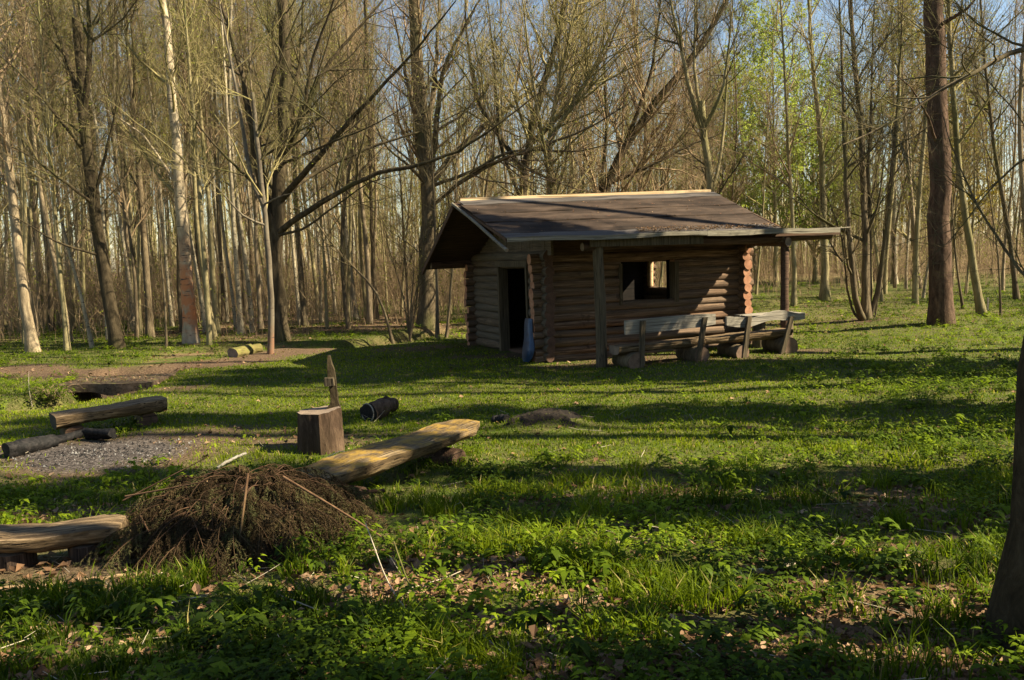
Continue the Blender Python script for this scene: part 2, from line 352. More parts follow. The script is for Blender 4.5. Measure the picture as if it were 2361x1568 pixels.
# ------------------------------------------------------------------ ground
STUMP = gp(740, 1034); HUTG = lambda L, G: np.array([.928*L-.371*G, .371*L+.928*G])
bare_spots = [(g0(430, 900), .5, .3), (g0(650, 1020), .9, .4), (g0(400, 1040), .9, .35), (g0(330, 960), .7, .3), (g0(1500, 835), 2.4, .6),
              (g0(1900, 810), .7, .4), (g0(1000, 800), 1.5, .6), (g0(1180, 820), 1.4, .6), (g0(1440, 825), 1.5, .5),
              (g0(120, 1400), 1.3, .5), (g0(250, 1300), .9, .5), (g0(300, 1190), .6, .25), (g0(1990, 745), 1.2, .8), (g0(500, 790), 1.2, .5)]
def zones(x, y):
    x = np.asarray(x, float); y = np.asarray(y, float)
    nz = (fbm(x, y, .9, 21)-.5)
    bare = 1-sstep(.6, 1.1, seg_dist(x, y, PATH)+nz*.9)
    for (cx, cy), rx, ry in bare_spots:
        d = np.hypot((x-cx)/rx, (y-cy)/ry)+nz*1.4; bare = np.maximum(bare, .85*(1-sstep(.5, 1.2, d)))
    ash = 1-sstep(.5, 1.15, np.hypot((x-ASHC[0]+.1)/1.25, (y-ASHC[1])/.75)+nz*1.2)
    bare = np.maximum(bare, .9*(1-sstep(.7, 1.3, np.hypot((x-ASHC[0]-.3)/1.9, (y-ASHC[1])/1.05)+nz*1.2)))
    forest = sstep(19.5, 24, y + .25*np.minimum(x, 6) + nz*4)*(1-.75*sstep(4, 9, x))
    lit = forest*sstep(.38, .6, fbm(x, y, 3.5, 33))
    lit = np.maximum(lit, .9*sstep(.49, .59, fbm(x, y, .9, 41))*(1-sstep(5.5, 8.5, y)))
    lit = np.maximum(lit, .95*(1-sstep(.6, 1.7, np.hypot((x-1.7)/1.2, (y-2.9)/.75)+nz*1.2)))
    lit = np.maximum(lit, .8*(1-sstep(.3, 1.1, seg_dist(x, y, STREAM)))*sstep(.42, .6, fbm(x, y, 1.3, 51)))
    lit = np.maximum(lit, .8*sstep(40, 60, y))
    return bare, ash, lit
def axis(segs):
    out = []
    for a, b, s_ in segs: out += list(np.arange(a, b, s_))
    return np.array(out+[segs[-1][1]])
gx = axis([(-400, -80, 40), (-80, -25, 3), (-25, -12, .5), (-12, 12, .11), (12, 25, .5), (25, 80, 3), (80, 400, 40)])
gy = axis([(-60, -5, 5), (-5, 1, .5), (1, 12, .10), (12, 24, .14), (24, 40, .5), (40, 110, 3), (110, 600, 40)])
X, Y = np.meshgrid(gx, gy); Z = gh(X, Y)
b = MB(); nx, ny = len(gx), len(gy)
ii = (np.arange(ny-1)[:, None]*nx+np.arange(nx-1)[None, :]).ravel()
b.add(np.stack([X, Y, Z], -1).reshape(-1, 3), np.stack([ii, ii+1, ii+nx+1, ii+nx], -1))
ba, as_, li_ = zones(X, Y)
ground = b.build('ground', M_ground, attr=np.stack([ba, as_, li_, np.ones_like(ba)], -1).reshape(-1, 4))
tag(ground, kind='structure')
# stream water: ribbon in the ditch
b = MB(); sp = np.array(STREAM); pts = []
for a_, c_ in zip(sp[:-1], sp[1:]):
    for t in np.linspace(0, 1, 12, endpoint=False): pts.append(a_+(c_-a_)*t)
pts = np.array(pts); T = np.gradient(pts, axis=0); T /= np.linalg.norm(T, axis=1, keepdims=True); Nn = np.stack([-T[:, 1], T[:, 0]], -1)
Vw = np.stack([np.c_[pts+Nn*.6, np.full(len(pts), -.44)], np.c_[pts-Nn*.6, np.full(len(pts), -.44)]], 1).reshape(-1, 3)
k = np.arange(len(pts)-1)*2
b.add(Vw, np.stack([k, k+1, k+3, k+2], -1)); tag(b.build('stream_water', M_water), kind='structure')

# ------------------------------------------------------------------ log hut
A22 = math.atan2(.371, .928)
L0, G0 = 8.9, 16.75
hut = empty('log_hut', (*HUTG(L0, G0), 0), A22, 'open log hut with felt gable roof, dark doorway and unglazed window in the clearing', 'hut')
def hl(L, G, z): return np.array([L-L0, G-G0, z])
LW, LE, GF, GB = 6.62, 11.25, 14.78, 18.72
dz = .165; rl = .094; NL = 13; WT = 1.86; WB = 1.05
def wall_logs(axis_, fixed, a, bnd, openings, off, mat, name, ztop=2.13, ext=.27, endm=None):
    mb = MB(); z = off
    while z < ztop:
        spans = [(a-ext, bnd+ext)]
        for o0, o1, z0, z1 in openings:
            if z0 < z < z1:
                spans = [s2 for s_ in spans for s2 in ((s_[0], o0), (o1, s_[1])) if s2[1]-s2[0] > .05]
        for s0, s1 in spans:
            j0, j1 = (rng.random(2)-.5)*.07
            if s0 != a-ext: j0 = 0
            if s1 != bnd+ext: j1 = 0
            r = rl*(1+(rng.random()-.45)*.26)
            if axis_ == 'L': p, q = hl(s0+j0, fixed, z), hl(s1+j1, fixed, z)
            else: p, q = hl(fixed, s0+j0, z), hl(fixed, s1+j1, z)
            mb.log(p, q, r, K=max(4, int((s1-s0)*3)), wob=.012, rn=.12)
        z += dz
    o = mb.build(name, [mat, endm or M_end], hut, sharp=50); return o
winF = (8.3, 9.56, WB, WT); winB = (10.15, 11.0, 1.28, 1.87)
wall_logs('L', GF, LW, LE, [winF], .02, M_log, 'log_wall')['label'] = 'reddish log wall with window opening under porch eave'
wall_logs('L', GB, LW, LE, [], .02, M_log, 'log_wall', ztop=1.95)
wall_logs('G', LW, GF, GB, [(15.42, 16.95, 0.0, 1.86)], .10, M_loggrey, 'log_wall', endm=M_endshade)['label'] = 'weathered grey brown log wall with dark doorway'
wall_logs('G', LE, GF, GB, [(17.45, 18.42, 1.22, 1.86)], .10, M_log, 'log_wall')
# floor
mb = MB(); mb.box(hl(LW+.05, GF+.05, -.05), hl(LE-.05, GB-.05, .05)); mb.build('floor', M_beam, hut)
# door frame and window frame
mb = MB()
mb.box(hl(LW-.12, 16.93, 0), hl(LW+.1, 17.02, 1.88)); mb.box(hl(LW-.12, 15.36, 0), hl(LW+.1, 15.44, 1.86)); mb.box(hl(LW-.14, 15.30, 1.865), hl(LW+.1, 17.1, 1.99))
mb.build('door_frame', M_post, hut, smooth=False)
for a_, c_ in ((8.24, 8.31), (9.55, 9.64)):
    mb = MB(); mb.box(hl(a_, GF-.115, WB-.03), hl(c_, GF+.1, WT)); mb.build('window_frame', M_post, hut, smooth=False)
mb = MB(); mb.log(hl(LE, 18.40, 1.2), hl(LE, 18.40, 1.9), .075, m=0); mb.build('window_post', [M_raw, M_end], hut)['label'] = 'pale sunlit post at the edge of the side window'
mb = MB(); mb.box(hl(LW+.13, GB-.16, .05), hl(LE-.13, GB-.12, 2.0)); mb.build('shade_lining', M_indoorshade, hut, smooth=False)  # black panels added inside; the interior's shade is put in their colour
mb = MB(); mb.box(hl(LE-.16, GF+.15, .05), hl(LE-.12, 17.42, 2.0)); mb.build('shade_lining', M_indoorshade, hut, smooth=False)
# gables of upright boards
def rz(G, L=6.6):
    lz = 3.2+(L-5.3)/6.25*.16
    fz = 2.38+(L-5.25)/5.85*.04
    return fz+(lz-fz)*(G-13.2)/2.95 if G < 16.15 else lz-(lz-1.88)*(G-16.15)/3.15
for Lg in (LW, LE):
    mb = MB(); g = 14.35
    while g < 19.0:
        w = .13+rng.random()*.03; zt = min(rz(g, Lg), rz(g+w, Lg))-.05; zb = 2.08
        if zt > zb+.03: mb.box(hl(Lg-.03+rng.random()*.01, g, zb), hl(Lg+.03, g+w-.006, zt))
        g += w
    mb.build('gable', M_loggrey, hut, smooth=False)
mb = MB(); g = 13.35
while g < 14.6:
    mb.box(hl(11.22, g, 2.18), hl(11.26, g+.14, rz(g, 11.2)-.05)); g += .145
mb.build('gable', M_loggrey, hut, smooth=False)
# purlins and tie beams
for (G_, z_, a_, c_, r_) in ((16.15, 3.08, 5.45, 11.4, .08), (14.6, 2.62, 5.6, 11.3, .08), (18.85, 1.95, 5.55, 11.4, .085)):
    mb = MB(); mb.log(hl(a_, G_, z_), hl(c_, G_, z_+.06), r_, K=10); mb.build('purlin', [M_beam, M_endgrey], hut)
mb = MB(); mb.log(hl(6.8, 13.45, 2.22), hl(12.5, 13.45, 2.27), .075, K=14); mb.build('porch_beam', [M_beam, M_endgrey], hut)
mb = MB(); mb.log(hl(11.3, 13.3, 2.19), hl(11.25, 14.9, 2.22), .085, K=6); mb.build('porch_beam', [M_beam, M_endgrey], hut)
for L_, r_, m_ in ((7.15, .105, M_post), (11.35, .09, M_beam)):
    mb = MB(); mb.log(hl(L_, 13.45, -.2), hl(L_-.02, 13.45, 2.2), r_, K=12, r2=r_*.9, rn=.09, wob=.015); mb.build('porch_post', [m_, M_endgrey], hut)
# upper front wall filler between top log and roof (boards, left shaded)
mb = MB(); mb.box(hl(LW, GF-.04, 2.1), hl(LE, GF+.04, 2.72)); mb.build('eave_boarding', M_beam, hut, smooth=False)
mb = MB(); mb.box(hl(6.9, 13.30, 2.20), hl(9.3, 13.34, 2.36), j=.01); mb.build('hanging_board', M_post, hut, smooth=False)
# roof
roofP = [(5.25, 13.2, 2.38), (11.1, 13.2, 2.42), (11.55, 16.15, 3.36), (5.3, 16.15, 3.2), (5.5, 19.3, 1.87), (11.6, 19.3, 1.9)]
def rp(s_, t, side=0):
    """s along the ridge 0..1, t from front eave 0 to ridge 1 (or 1..2 down the back)"""
    P = [np.array(p) for p in roofP]
    if t <= 1: a_, c_ = P[0]+(P[1]-P[0])*s_, P[3]+(P[2]-P[3])*s_; q = a_+(c_-a_)*t
    else: a_, c_ = P[3]+(P[2]-P[3])*s_, P[4]+(P[5]-P[4])*s_; q = a_+(c_-a_)*(t-1)
    return hl(*q)
def slab(mb, t0, t1, lift, th, m, s0=0, s1=1, n=24, sag=.012):
    rows = []
    for i in range(n+1):
        s_ = s0+(s1-s0)*i/n; w = sag*math.sin(s_*17+t0*5)+sag*.7*math.sin(s_*41+t1*9)
        a_ = rp(s_, t0); c_ = rp(s_, t1); up = np.array([0, 0, 1.])
        rows.append([a_+up*(lift+w*.6), c_+up*(lift+w*.3), c_+up*(lift-th+w*.3), a_+up*(lift-th+w*.6)])
    V = np.array(rows); K = n+1
    i = np.arange(n)[:, None]*4; j = np.arange(4)[None, :]; j2 = (j+1) % 4
    Q = np.stack([i+j, i+j2, i+4+j2, i+4+j], -1).reshape(-1, 4)
    mb.add(V.reshape(-1, 3), np.vstack([Q, [[3, 2, 1, 0], [n*4, n*4+1, n*4+2, n*4+3]]]), m=m)
mb = MB()
slab(mb, 0.02, .995, 0, .05, 0, sag=.004)
slab(mb, 1.005, 1.99, 0, .05, 0, sag=.004)
slab(mb, .10, .40, .012, .008, 1); slab(mb, .385, .62, .030, .016, 1); slab(mb, .61, .86, .046, .016, 1); slab(mb, .855, .97, .060, .014, 2, .01, 1)
slab(mb, 0.0, .11, .016, .012, 2, 0, .6); slab(mb, 0.0, .13, .018, .012, 2, .603, 1.0)
slab(mb, 1.02, 1.5, .012, .008, 1); slab(mb, 1.49, 1.985, .02, .008, 1)
roof = mb.build('roof', [M_beam, M_felt, M_feltgrey], hut, smooth=False)
mb = MB()
mb.sweep([rp(s_, 1)+np.array([0, -.02, .05]) for s_ in np.linspace(0.02, .99, 8)], [(-.02, -.05), (.02, -.05), (.02, .045), (-.02, .045)], (0, 1, 0), (0, 0, 1))
mb.build('ridge_board', M_raw, roof, smooth=False)
def board(pts, h0, h1, th, mat, name, parent, out, jit=.015):
    pts = np.array(pts); K = len(pts)
    sec = np.array([[(-th, -h0+rng.random()*jit), (th, -h0+rng.random()*jit), (th, h1), (-th, h1)] for _ in range(K)])
    m_ = MB(); m_.sweep(pts, sec, out, (0, 0, 1)); return m_.build(name, mat, parent, smooth=False)
board([rp(s_, 0)+np.array([0, -.02, -.005+.012*math.sin(s_*14)]) for s_ in np.linspace(0, 1.0, 26)], .055, .03, .018, M_fascia, 'fascia', roof, (0, 1, 0))
board([hl(L_, 13.2-.024, 2.405+.02*math.sin(L_*3)*.5) for L_ in np.linspace(9.3, 12.5, 14)], .07, .035, .016, M_fascia, 'fascia', roof, (0, 1, 0))
board([hl(L_, 13.32, 2.34) for L_ in np.linspace(10.9, 12.62, 6)], .05, .05, .03, M_beam, 'eave_batten', roof, (0, 1, 0))
mb = MB(); mb.log(hl(11.9, 13.3, 2.43), hl(12.85, 13.25, 2.44), .018, K=4, sides=6); mb.build('eave_batten', [M_greyv, M_endgrey], roof)
# rake boards
mb = MB(); mb.log(rp(0, 1)+np.array([-.03, 0, -.02]), hl(5.22, 13.12, 2.20), .032, K=10, sides=8, wob=.01); mb.build('rake_pole', [M_greyv, M_endgrey], roof)
mb = MB(); mb.sweep([rp(0, t)+np.array([-.02, 0, -.07]) for t in (1.0, 1.5, 2.02)], [(-.02, -.06), (.02, -.06), (.02, .06), (-.02, .06)], (1, 0, 0), (0, 0, 1)); mb.build('rake_board', M_beam, roof, smooth=False)
mb = MB(); mb.sweep([rp(1, t)+np.array([.025, 0, -.03]) for t in (0.05, .5, 1.0)], [(-.02, -.05), (.02, -.05), (.02, .05), (-.02, .05)], (1, 0, 0), (0, 0, 1)); mb.build('rake_board', M_beam, roof, smooth=False)
# needles and leaf litter lying along the eave
def litter_leaves(n, fx, size, name, mats, parent=None, tint=None, lift=.01):
    P = fx; n = len(P); a = rng.random(n)*6.28; s_ = size*(.5+rng.random(n)); tl = (rng.random((n, 2))-.5)*.9
    U = np.stack([np.cos(a), np.sin(a), tl[:, 0]], -1)*s_[:, None]; W = np.stack([-np.sin(a), np.cos(a), tl[:, 1]], -1)*s_[:, None]*.62
    Nz = np.array([0, 0, 1.])*s_[:, None]*.35
    V = np.stack([P-U, P-W*.9+Nz*rng.random((n, 1)), P+U+Nz*rng.random((n, 1)), P+W+Nz*rng.random((n, 1))*1.5, P], 1)
    k = np.arange(n)[:, None]*5
    T = np.stack([k+[[0, 1, 4]], k+[[1, 2, 4]], k+[[2, 3, 4]], k+[[3, 0, 4]]], 1).reshape(-1, 3)
    m_ = MB(); m_.add(V.reshape(-1, 3), T=T)
    tt = np.repeat(rng.random(n) if tint is None else tint, 5); at_ = np.stack([tt, tt, tt, np.ones_like(tt)], -1)
    return m_.build(name, mats, parent, smooth=False, attr=at_)
s_ = np.concatenate([.45+.55*rng.random(1300), rng.random(160)]); t_ = np.concatenate([.02+.09*rng.random(1300)**1.3, .1+.8*rng.random(160)])
P = np.array([rp(a_, c_)+np.array([0, 0, .045]) for a_, c_ in zip(s_, t_)])
tag(litter_leaves(0, P, .018, 'leaf_litter', M_dead, roof), 'dry leaf litter lying along the roof eave', kind='stuff')

# ------------------------------------------------------------------ blue board by the door
bl = empty('blue_board', (*HUTG(6.42, 14.85), 0), A22, 'faded blue plastic board leaning against the log wall right of the doorway', 'board')
mb = MB(); K = 12; t = np.linspace(0, 1, K)
wd = np.interp(t, [0, .12, .3, .6, 1], [.10, .20, .22, .16, .13]); P = np.stack([-.20+.14*t+.03*np.sin(t*5), .04*t, .02+.84*t], -1)
sec = np.array([[(-w, -.012), (w, -.012), (w*.9, .012), (-w*.9, .012)] for w in wd])
mb.sweep(P, sec, (-.15, 1, 0), (1, .1, .1)); mb.build('panel', M_blue, bl)

# ------------------------------------------------------------------ porch benches
def half_sec(w, h, n=9, tilt=0):
    """flat top half log section, top at 0"""
    a = np.linspace(math.pi, 2*math.pi, n); pts = [(w*np.sign(math.cos(x))*abs(math.cos(x))**.55, h*-abs(math.sin(x))**.75) for x in a]
    return np.array(pts)
def seat_plank(mb, a, b_, w, h, K=12, wav=.015, m=0, mcap=1, wend=None):
    a = np.array(a, float); b_ = np.array(b_, float); d = (b_-a)/np.linalg.norm(b_-a); side = np.cross(d, (0, 0, 1.)); side /= np.linalg.norm(side)
    t = np.linspace(0, 1, K); ph = rng.random(4)*6.28
    P = a+(b_-a)*t[:, None]; P[:, 2] += wav*.5*np.sin(t*9+ph[0])
    base = half_sec(1, 1, 11); sec = []
    for k in range(K):
        ww = w*(1+.05*math.sin(t[k]*7+ph[1])+.03*rng.random()); hh = h*(1+.1*math.sin(t[k]*6+ph[2]))
        if wend: ww *= np.interp(t[k], [0, .04, .9, 1], wend)
        s2 = base*[ww, hh]*(1+(rng.random((11, 1))-.5)*.13); s2[0, 1] = -.01*rng.random(); s2[-1, 1] = -.01*rng.random(); sec.append(s2)
    # flat top gets a middle vertex row for slight unevenness
    sec = np.array(sec); top = np.stack([np.linspace(.5, -.5, 3)[None, :]*w*1.2*np.ones((K, 1)), (rng.random((K, 3))-.3)*wav], -1)
    sec = np.concatenate([sec, top], 1)
    mb.sweep(P, sec, side, np.cross(side, d), m, mcap)
def porch_bench(name, La, Lb, G_, label, sup, posts, back, ztop, wavy):
    Lc = (La+Lb)/2
    e = empty(name, (*HUTG(Lc, G_), 0), A22, label, 'bench', 'two log benches under the hut eave')
    mb = MB(); seat_plank(mb, (La-Lc, .22, ztop[0]), (Lb-Lc, .22, ztop[1]), .19, .15, K=14); mb.build('seat', [M_bench, M_endgrey], e, sharp=45)
    for L_, r_ in sup:
        mb = MB(); mb.log((L_-Lc, -.12, r_-.02), (L_-Lc+.02, .55, r_-.02), r_*1.06, K=6, sides=18, rn=.08); mb.build('support_log', [M_barkdark, M_endbrown], e, sharp=45)
    for Lb0, Lt0, zt in posts:
        mb = MB(); a_ = np.array((Lb0-Lc, -.10, -.12)); c_ = np.array((Lt0-Lc, -.13, zt))
        mb.sweep([a_+(c_-a_)*q for q in np.linspace(0, 1, 5)], [(-.045, -.03), (.045, -.03), (.045, .03), (-.045, .03)], (1, 0, 0), (0, 1, 0)); mb.build('back_post', [M_post], e, smooth=False)
    L1, L2, z1, z2, hh = back
    K = 16; t = np.linspace(0, 1, K)
    P = np.stack([L1-Lc+(L2-L1)*t, np.full(K, -.06), z1+(z2-z1)*t + (wavy*np.sin(t*9.5+2.0)*.8)], -1)
    hs = hh*(1+(.18*np.sin(t*11) if wavy else .05*np.sin(t*4)))*np.interp(t, [0, .85, 1], [1.0, .95, .8])
    sec = np.array([[(-.025, -h), (.025, -h), (.025, h), (-.025, h)] for h in hs])
    mb = MB(); mb.sweep(P, sec, (0, 1, 0), (0, 0, 1)); mb.build('backrest', M_grey, e, smooth=False)
porch_bench('log_bench', 7.25, 9.1, 12.95, 'grey log bench with straight plank backrest, nearer the left porch post', [(7.52, .155), (8.92, .16)], [(7.62, 7.66, .86), (8.80, 8.98, .84)], (7.33, 9.25, .75, .79, .125), (.40, .42), 0)
porch_bench('log_bench', 9.12, 11.15, 12.95, 'grey log bench with wavy live-edge backrest, at the right end of the eave', [(9.85, .14), (10.95, .165)], [(9.85, 9.98, .80), (10.72, 10.98, .74)], (9.5, 11.35, .70, .76, .085), (.43, .47), .05)
# rustic table between the right bench and the wall
tb = empty('plank_table', (*HUTG(11.5, 14.0), 0), A22, 'low dark plank table between the right bench and the hut wall', 'table')
mb = MB()
for q in range(3): mb.box((-.75, -.27+q*.19, .66+.004*q), (.62, -.27+q*.19+.18, .70+.004*q), j=.012)
mb.build('tabletop', M_grey, tb, smooth=False)
for x_ in (-.35, .38):
    mb = MB(); mb.log((x_, .02, -.1), (x_, .02, .665), .13, K=5); mb.build('leg', [M_barkdark, M_endgrey], tb)
# ------------------------------------------------------------------ things in the foreground and middle distance
def between(p, q, zc=0):
    p = np.array(p); q = np.array(q); c = (p+q)/2; d = q-p; return c, math.atan2(d[1], d[0]), np.linalg.norm(d[:2])
# left bench by the ditch
p, q = zpt(120, 955, .30), zpt(376, 915, .34)
c, rot, Ln = between(p, q); e = empty('log_bench', (c[0], c[1], float(gh(c[0], c[1]))), rot, 'weathered half-log bench in front of the ditch and slab bridge', 'bench', 'half-log benches around the fire place')
mb = MB(); seat_plank(mb, (-Ln/2, 0, .30), (Ln/2, 0, .35), .22, .17, K=16, wend=(.95, 1, 1, .75)); mb.build('seat', [M_bench, M_char], e, sharp=40)
for x_ in (-.33*Ln, .33*Ln):
    mb = MB(); mb.log((x_, -.13, .06), (x_, .2, .06), .11, K=5, rn=.15); mb.build('support_log', [M_barkdark, M_beam], e)
# long mossy bench
p, q = zpt(722, 1068, .42), zpt(1072, 956, .42)
c, rot, Ln = between(p, q); e = empty('log_bench', (c[0], c[1], float(gh(c[0], c[1]))), rot, 'long wide half-log bench with yellow moss beside the stump chair', 'bench', 'half-log benches around the fire place')
mb = MB(); seat_plank(mb, (-Ln/2-.06, 0, .33), (Ln/2+.05, 0, .33), .26, .145, K=22, wav=.02, wend=(.75, .95, 1.05, .6)); mb.build('seat', [M_mossy, M_bench], e, sharp=40)
for x_ in (-.36*Ln, .30*Ln):
    mb = MB(); mb.log((x_, -.22, .03), (x_, .22, .03), .12, K=5); mb.build('support_log', [M_beam, M_beam], e)
# bottom left bench
p, q = at(-60, 1222, 5.05), at(285, 1212, 5.25)
c, rot, Ln = between(p, q); gz_ = float(gh(c[0], c[1])); zt = (p[2]+q[2])/2-gz_
e = empty('log_bench', (c[0], c[1], gz_), rot, 'grey plank bench on two stumps at the lower left, left of the brushwood', 'bench', 'half-log benches around the fire place')
mb = MB(); seat_plank(mb, (-Ln/2, 0, zt), (Ln/2, 0, zt), .17, .11, K=12, wav=.02, wend=(1, 1, 1, .8)); mb.build('seat', [M_bench, M_bench], e, sharp=40)
for x_ in (Ln/2-.22, -Ln/2+.24):
    mb = MB(); mb.log((x_, -.02, -.1), (x_, -.02, zt-.115), .115, K=6, sides=16, rn=.08); mb.build('support_stump', [M_stump, M_endgrey], e, sharp=45)
# stump chair
S = gp(740, 1036); e = empty('stump_chair', S, 0, 'tall tree stump chair with a broken carved backrest post', 'stump')
sc_ = S[1]/FPX
K = 14; t = np.linspace(0, 1, K); ang = np.linspace(0, 2*math.pi, 28, endpoint=False); hS = 92*sc_; rS = 49*sc_
rad = rS*(1.06-.08*t[:, None]+.14*np.exp(-t[:, None]*9))*(1+.04*np.sin(ang*5+1)+.03*np.sin(ang*9+t[:, None]*2)+.022*np.sin(ang*14+t[:, None]*3)+.015*(rng.random((K, 28))-.5)+.05*np.sin(ang*13+t[:, None]*.8))
V = np.stack([rad*np.cos(ang), rad*np.sin(ang), np.broadcast_to(-.12+(hS+.12)*t[:, None], rad.shape)], -1)
V[-1, :, 2] += .03*np.clip(np.cos(ang-.3), 0, 1)
mb = MB(); i = np.arange(K-1)[:, None]*28; j = np.arange(28)[None, :]; j2 = (j+1) % 28
mb.add(V.reshape(-1, 3), np.stack([i+j, i+j2, i+28+j2, i+28+j], -1).reshape(-1, 4))
mb.add(np.vstack([V[-1], [[0, 0, hS-.01]]]), T=[(a_, (a_+1) % 28, 28) for a_ in range(28)], m=1)
mb.build('stump', [M_barkoak2, M_endgrey], e, sharp=75)
# backrest slab: grows out of the right rear side
mb = MB(); zz = np.array([hS-.22, hS-.02, hS+.08, hS+.12, hS+.30, hS+.36, hS+.48, hS+.56, hS+.66])
w0 = np.array([.09, .09, .042, .037, .037, .040, .036, .022, .010]); xx = np.array([.14, .145, .165, .165, .155, .150, .145, .135, .13]); zz = (zz-hS)*.92+hS
sec = np.array([[(-a_, -.035), (a_, -.03), (a_*.9, .035), (-a_*.95, .035)] for a_ in w0])
mb.sweep(np.stack([xx, .10+0*zz, zz], -1), sec, (1, .3, 0), (0, 1, 0)); mb.build('backrest', [M_barknear], e, smooth=False)
mb = MB(); mb.box((.075, .02, hS+.27), (.18, .10, hS+.36), j=.01); mb.build('block', [M_post], e, smooth=False)
# short hollow log lying behind it
p, q = gp(852, 968), gp(893, 958); c, rot, Ln = between(p, q); r_ = 22*p[1]/FPX
e = empty('short_log', (p[0], p[1], p[2]), rot, 'short grey hollow log lying on the grass right of the stump chair', 'log')
mb = MB(); mb.log((-.02, 0, r_*.8), (.42, .06, r_*1.05), r_, K=9, r2=r_*1.15, rn=.3, sides=18); mb.build('trunk_piece', [M_barkoak2, M_char], e, sharp=50)
# ring-shaped pale rim on the near end
a_ = np.linspace(0, 2*math.pi, 20); mb = MB(); mb.tubes(np.stack([np.full(20, -.025), r_*.97*np.cos(a_), r_*.8+r_*.97*np.sin(a_)], -1)[None], np.full((1, 20), .010), 5); mb.build('rim', M_grey, e)
# mossy block logs by the path
for (u0, v0, u1, v1, w_, lab) in ((536, 824, 578, 815, .15, 'mossy squared log block beside the path, the left one of the pair'), (574, 815, 602, 811, .13, 'smaller mossy log block beside the path, the right one of the pair')):
    p, q = gp(u0, v0), gp(u1, v1); c, rot, Ln = between(p, q)
    mb = MB(); mb.log((-Ln/2, 0, w_*.7), (Ln/2, 0, w_*.75), w_, K=6, rn=.14, sides=9)
    o = mb.build('mossy_log', [wood('mossy_block', (.10, .08, .03), (.18, .15, .05), (.26, .22, .08), (1, 4, 4), 5, 1.0, moss=(.10, .11, .022), mossamt=.4) if u0 == 536 else bpy.data.materials['mossy_block'], M_endgrey], smooth=True)
    o.location = (c[0], c[1], c[2]-.02); o.rotation_euler = (0, 0, rot); tag(o, lab, 'log', 'mossy log blocks by the path')
# slab bridge over the ditch
p, q = gp(130, 893), gp(345, 888); p, q = zpt(128, 885, .05), zpt(348, 878, .05); c, rot, Ln = between(p, q)
e = empty('slab_bridge', (c[0], c[1], 0), rot, 'mossy concrete slab carrying the path over the ditch', 'bridge')
mb = MB(); K = 18; x_ = np.linspace(-Ln/2, Ln/2, K); P = np.stack([x_, np.full(K, .55), np.full(K, -.035)], -1)
lowe = .08+.05*np.exp(-((x_-.15)/.28)**2)*1.6+.012*rng.random(K); fr = .55+.04*np.sin(x_*4)
sec = np.array([[(-f_, -l_), (f_, -.1), (f_, .065), (0, .07+.01*rng.random()), (-f_, .05+.01*rng.random())] for f_, l_ in zip(fr, lowe)])
mb.sweep(P, sec, (0, 1, 0), (0, 0, 1)); mb.build('slab', M_conc, e, sharp=40)
for x_ in (-Ln/2+.1, Ln/2-.1):
    mb = MB(); mb.box((x_-.12, .1, -.6), (x_+.12, 1.4, -.11), j=.03); mb.build('abutment', M_conc, e, smooth=False)
nl_ = 420; P = np.stack([(rng.random(nl_)-.5)*Ln*.95, .08+1.0*rng.random(nl_), np.full(nl_, .045)], -1)
tag(litter_leaves(0, P, .018, 'leaf_litter', M_dead, e), 'dry leaves lying on the slab', kind='stuff')
def bramble(u, v, n, h, label, leafn):
    p = gp(u, v); K = 6; z = np.linspace(0, 1, K); a = rng.random(n)*6.28; L = h*(.5+rng.random(n)); r = .1*rng.random(n)
    P = np.stack([(r*np.cos(a))[:, None]+np.cos(a)[:, None]*(L*.9)[:, None]*z, (r*np.sin(a))[:, None]+np.sin(a)[:, None]*(L*.9)[:, None]*z, L[:, None]*(1.5*z-1.35*z**2)-.03], -1)+rng.normal(size=(n, K, 3))*.015
    m_ = MB(); m_.tubes(P, np.broadcast_to(.004*(1-.6*z), (n, K)), 4); e_ = m_.build('bramble_bush', M_twigred); e_.location = p; tag(e_, label, 'bush')
    ix = rng.integers(0, n, leafn); kx = rng.integers(1, K, leafn); B = P[ix, kx]+rng.normal(size=(leafn, 3))*.035; d_ = rng.normal(size=(leafn, 3)); d_[:, 2] *= .4; d_ /= np.linalg.norm(d_, axis=1, keepdims=True); c_ = np.cross(d_, [0, 0, 1.])
    q = (.016+.02*rng.random(leafn))[:, None]; l_ = MB(); l_.add(np.stack([B-d_*q, B+c_*q*.7, B+d_*q, B-c_*q*.7], 1).reshape(-1, 3), np.arange(leafn)[:, None]*4+[[0, 1, 2, 3]])
    t_ = np.repeat(rng.random(leafn)*.8, 4); l_.build('leaves', M_herb, e_, smooth=False, attr=np.stack([t_]*3+[np.ones_like(t_)], -1))
bramble(122, 915, 46, .36, 'thorny bramble bush at the left end of the slab bridge', 900)
bramble(262, 908, 26, .24, 'low leafy bramble in front of the middle of the slab bridge', 600)
bramble(20, 930, 30, .26, 'straggly bramble on the ditch bank at the left edge', 350)
# fire place: charred logs
fl = [((12, 1056), (130, 1028), .085, 'charred log at the lower left edge of the ash'), ((90, 1030), (205, 1006), .075, 'thin charred log along the back of the ash'),
      ((205, 1012), (266, 1016), .085, 'thick short black log at the right end of the fire place')]
for (a_, c_, r_, lab) in fl:
    p, q = gp(*a_), gp(*c_); ce, rot, Ln = between(p, q)
    mb = MB(); mb.log((-Ln/2, 0, r_*.8), (Ln/2, 0, r_*.9), r_, K=16, rn=.38, wob=.03, sides=12, r2=r_*.75); o = mb.build('charred_log', [M_char, M_char])
    o.location = ce; o.rotation_euler = (0, 0, rot); tag(o, lab, 'log', 'charred logs in the fire place')
